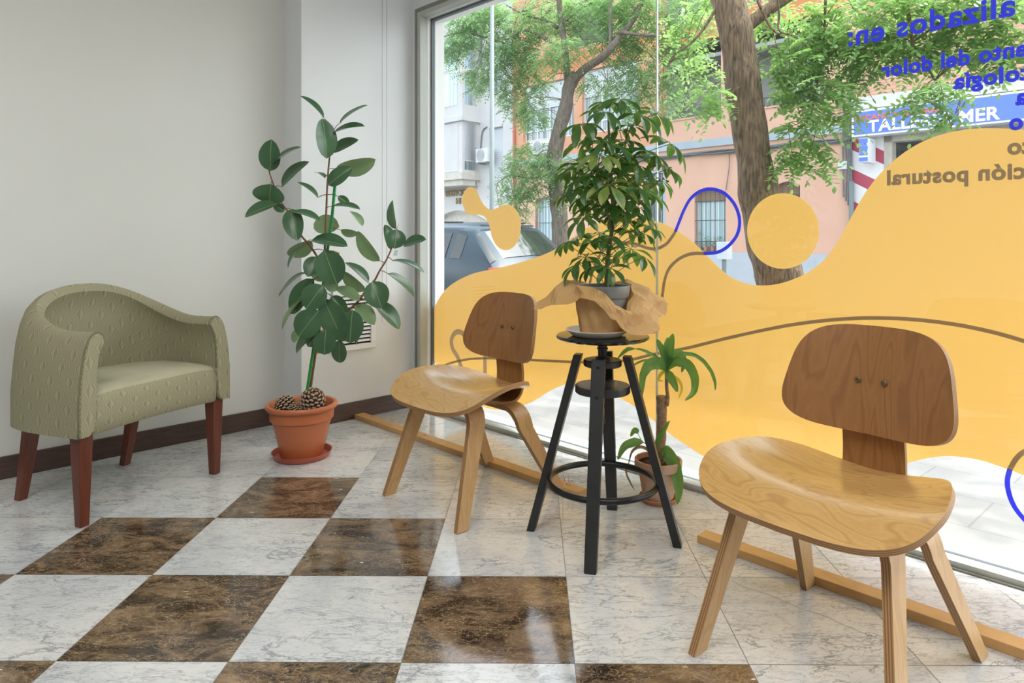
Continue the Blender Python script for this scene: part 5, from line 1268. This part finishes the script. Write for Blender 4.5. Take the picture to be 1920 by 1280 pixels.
def tree(name, label, base_n, trunk, radii, branches, clusters, mk, mf, spr, grp):
    P = [sz(x, y, base_n) for x, y in trunk]; pts = [W(s, base_n, z) for s, z in P]
    t = thing(name, label, 'tree', pts[0], group=grp)
    c = cr(pts, 6); rr = []
    for i in range(len(c)):
        a = i / (len(c) - 1) * (len(radii) - 1); k = min(int(a), len(radii) - 2); rr.append(radii[k] + (radii[k + 1] - radii[k]) * (a - k))
    b = MB(); b.tube(c, rr, 28)
    for q_, v_ in enumerate(b.v):
        i = q_ // 28; d_ = v_ - c[min(i, len(c) - 1)]; b.v[q_] = v_ + d_ * (.16 * mnoise.noise(v_ * 5) + .10 * mnoise.noise(Vector((v_.x * 16, v_.y * 16, v_.z * 4))))
    b.build('trunk', MT[mk], t, smooth=True)
    ends = list(c)
    for br_, r0, r1 in branches:
        bp = cr([W(*[sz(x, y, base_n)[0], base_n + dn, sz(x, y, base_n)[1]]) for x, y, dn in br_], 5)
        b = MB(); b.tube(bp, [r0 + (r1 - r0) * i / (len(bp) - 1) for i in range(len(bp))], 9); b.build('branch', MT[mk], t, smooth=True); ends += bp
    rnd = random.Random(hash(name) % 97 if False else len(label)); fol = MB(); tw = MB(); fine_ = spr[2] < .06
    for (px, py, rx, ry, n, dn) in clusters:
        nn_ = base_n + dn; cs, cz = sz(px, py, nn_); C0 = W(cs, nn_, cz)
        sc_ = (nn_ * math.sqrt(2) / (1 + (px - PX) / F)) / F; RX, RZ = rx * sc_ * 1.1, ry * sc_
        src = min(ends, key=lambda e: (e - C0).length + max(0, C0.z - e.z) * .3)
        n = int(n * (1.65 if spr[2] < .06 else 2.7))
        for q_ in range(max(2, n // 36)):
            e = C0 + U * rnd.gauss(0, .45) * RX + N * rnd.uniform(-.35, .35) * RX + Vector((0, 0, rnd.gauss(0, .45) * RZ)); mid = (src + e) / 2 + Vector((rnd.uniform(-.1, .1), rnd.uniform(-.1, .1), .15))
            tw.tube(cr([src, mid, e], 4), [.012 * spr[4], .009 * spr[4]] + [.006 * spr[4]] * 6 + [.003 * spr[4]], 4)
        for q_ in range(n):
            a, rr_ = rnd.uniform(0, 2 * PI), math.sqrt(rnd.random())
            p = C0 + U * math.cos(a) * rr_ * RX + N * rnd.uniform(-.5, .5) * RX + Vector((0, 0, math.sin(a) * rr_ * RZ))
            th = rnd.uniform(0, 2 * PI); d = Vector((math.cos(th), math.sin(th), rnd.uniform(-.6, .35))).normalized()
            spray(fol, p, d, spr[0] * rnd.uniform(.7, 1.2), spr[1], spr[2] * rnd.uniform(.8, 1.15), spr[3], rnd, 0, fine_)
    tw.build('twigs', MT[mk], t); f_ = fol.build('foliage', MT[mf], t); f_['kind'] = 'stuff'
    return t
g_ = 'street trees outside the window'
tree('street_tree', 'near street tree with a thick leaning bark trunk and hanging pinnate leaves', 5.18,
     [(1475, 640), (1468, 560), (1452, 490), (1432, 420), (1422, 350), (1414, 300), (1402, 230), (1392, 150), (1384, 80), (1364, 0), (1350, -80), (1340, -220)],
     [.20, .185, .172, .160, .150, .143, .140, .136, .14, .128, .12, .11],
     [([(1384, 60, 0), (1440, -20, .3), (1520, -90, .5), (1640, -120, .6)], .06, .03), ([(1420, 0, 0), (1430, 40, .1), (1449, 60, .1)], .012, .008), ([(1452, -40, 0), (1450, 20, .1), (1450, 52, .1), (1475, 62, .1), (1500, 80, .2)], .010, .005),
      ([(1660, -120, .3), (1680, 20, .3), (1690, 80, .3), (1710, 105, .3), (1735, 150, .3), (1765, 240, .3)], .016, .004), ([(1364, -20, 0), (1345, 60, -.2), (1330, 95, -.3), (1312, 120, -.4), (1300, 140, -.4)], .014, .004),
      ([(1500, -60, .5), (1505, 60, .4), (1500, 160, .3), (1498, 230, .2)], .012, .004), ([(1640, -120, .6), (1760, -60, .8), (1880, -20, 1.0), (1950, 20, 1.0)], .04, .015)],
     [(1300, -330, 200, 100, 26, .2), (1580, -380, 220, 130, 46, .2), (1820, -400, 200, 130, 50, .2), (2150, -500, 260, 150, 60, .2), (2560, -650, 320, 180, 60, .2), (1470, 110, 45, 40, 16, .3), (1520, 70, 60, 60, 42, .4), (1500, 150, 50, 50, 34, .2), (1560, 120, 70, 80, 60, .3), (1570, 190, 40, 55, 36, .0), (1498, 225, 26, 34, 16, .1), (1495, 285, 36, 30, 22, .0), (1530, 290, 34, 30, 14, .1),  # leading clusters hang unseen above the view, added to shade the pavement
      (1600, 40, 80, 60, 60, .6), (1690, 50, 80, 60, 60, .3), (1640, 105, 60, 46, 38, .3), (1735, 185, 34, 40, 20, .0), (1765, 228, 24, 18, 7, .0), (1850, 140, 55, 12, 6, .5), (1780, 60, 70, 70, 62, .5), (1860, 60, 70, 70, 62, .4), (1880, 115, 50, 24, 14, .3), (1640, -10, 200, 40, 80, .8), (1850, -10, 120, 40, 50, .6),
      (1310, 160, 40, 60, 22, -.5), (1290, 90, 40, 50, 22, .8), (1345, 190, 20, 30, 8, -.4), (1430, 10, 26, 30, 10, .3), (1300, 20, 50, 40, 26, .9), (1450, 30, 40, 20, 6, .5)],
     'trunk', 'fol', (.20, 6, .058, .0135, .5), g_)
tree('street_tree', 'farther street tree with a forked grey trunk and feathery pale leaves beside the lamp post', 10.9,
     [(1052, 560), (1051, 480), (1050, 420), (1044, 360), (1040, 300), (1050, 240), (1062, 195), (1068, 160), (1080, 140)],
     [.20, .19, .18, .175, .165, .15, .14, .135, .12],
     [([(1066, 160, 0), (1062, 120, 0), (1058, 80, 0), (1050, 20, 0), (1045, -60, 0)], .085, .05), ([(1075, 150, 0), (1098, 128, 0), (1130, 106, 0), (1150, 84, 0), (1170, 30, .3), (1190, -40, .5)], .10, .05), ([(1145, 88, 0), (1144, 50, 0), (1145, 0, 0)], .04, .02),
      ([(1044, 52, 0), (1022, 38, 0), (985, 28, 0), (950, 10, 0)], .04, .015), ([(1050, 90, 0), (1000, 60, -.2), (960, 80, -.3), (900, 70, -.5), (860, 80, -.6)], .035, .012), ([(1048, 320, 0), (1010, 335, -.2), (975, 330, -.3), (950, 345, -.3)], .03, .01), ([(1160, 60, 0), (1210, 60, .3), (1260, 40, .5)], .04, .015)],
     [(870, 60, 40, 36, 90, -.6), (850, 95, 26, 22, 36, -.8), (905, 30, 50, 30, 80, -.3), (925, 105, 40, 34, 70, -.4), (890, 140, 26, 14, 22, -.5), (912, 158, 24, 18, 26, -.4), (970, 60, 50, 46, 120, 0), (985, 120, 48, 34, 90, 0), (955, 165, 30, 26, 40, -.1), (975, 200, 34, 24, 40, -.2), (1005, 165, 26, 18, 22, .1), (1000, 220, 26, 22, 26, -.3), (1040, 30, 60, 34, 90, .3), (1050, 100, 44, 30, 56, -.4),
      (1110, 40, 60, 50, 110, .4), (1180, 30, 60, 50, 110, .5), (1160, 90, 40, 30, 40, .6), (1215, 100, 50, 50, 80, .8), (1245, 170, 40, 36, 46, .9), (1200, 150, 36, 30, 36, .5), (1150, 150, 40, 30, 34, .5), (1290, 60, 50, 60, 90, .9), (1100, 150, 24, 16, 14, .4), (1190, 205, 36, 26, 26, .5), (1030, 0, 160, 30, 120, .6), (1230, 0, 110, 40, 110, .8),
      (990, 290, 46, 22, 50, -.3), (970, 330, 46, 30, 60, -.4), (1015, 320, 40, 26, 50, -.4), (955, 370, 30, 22, 26, -.4), (1000, 362, 36, 18, 28, -.3), (975, 400, 14, 18, 12, -.3), (1085, 320, 30, 36, 40, -.3), (1090, 370, 26, 26, 24, -.3), (940, 410, 12, 8, 5, -.3)],
     'trunk2', 'fol2', (.30, 7, .072, .017, 1.0), g_)
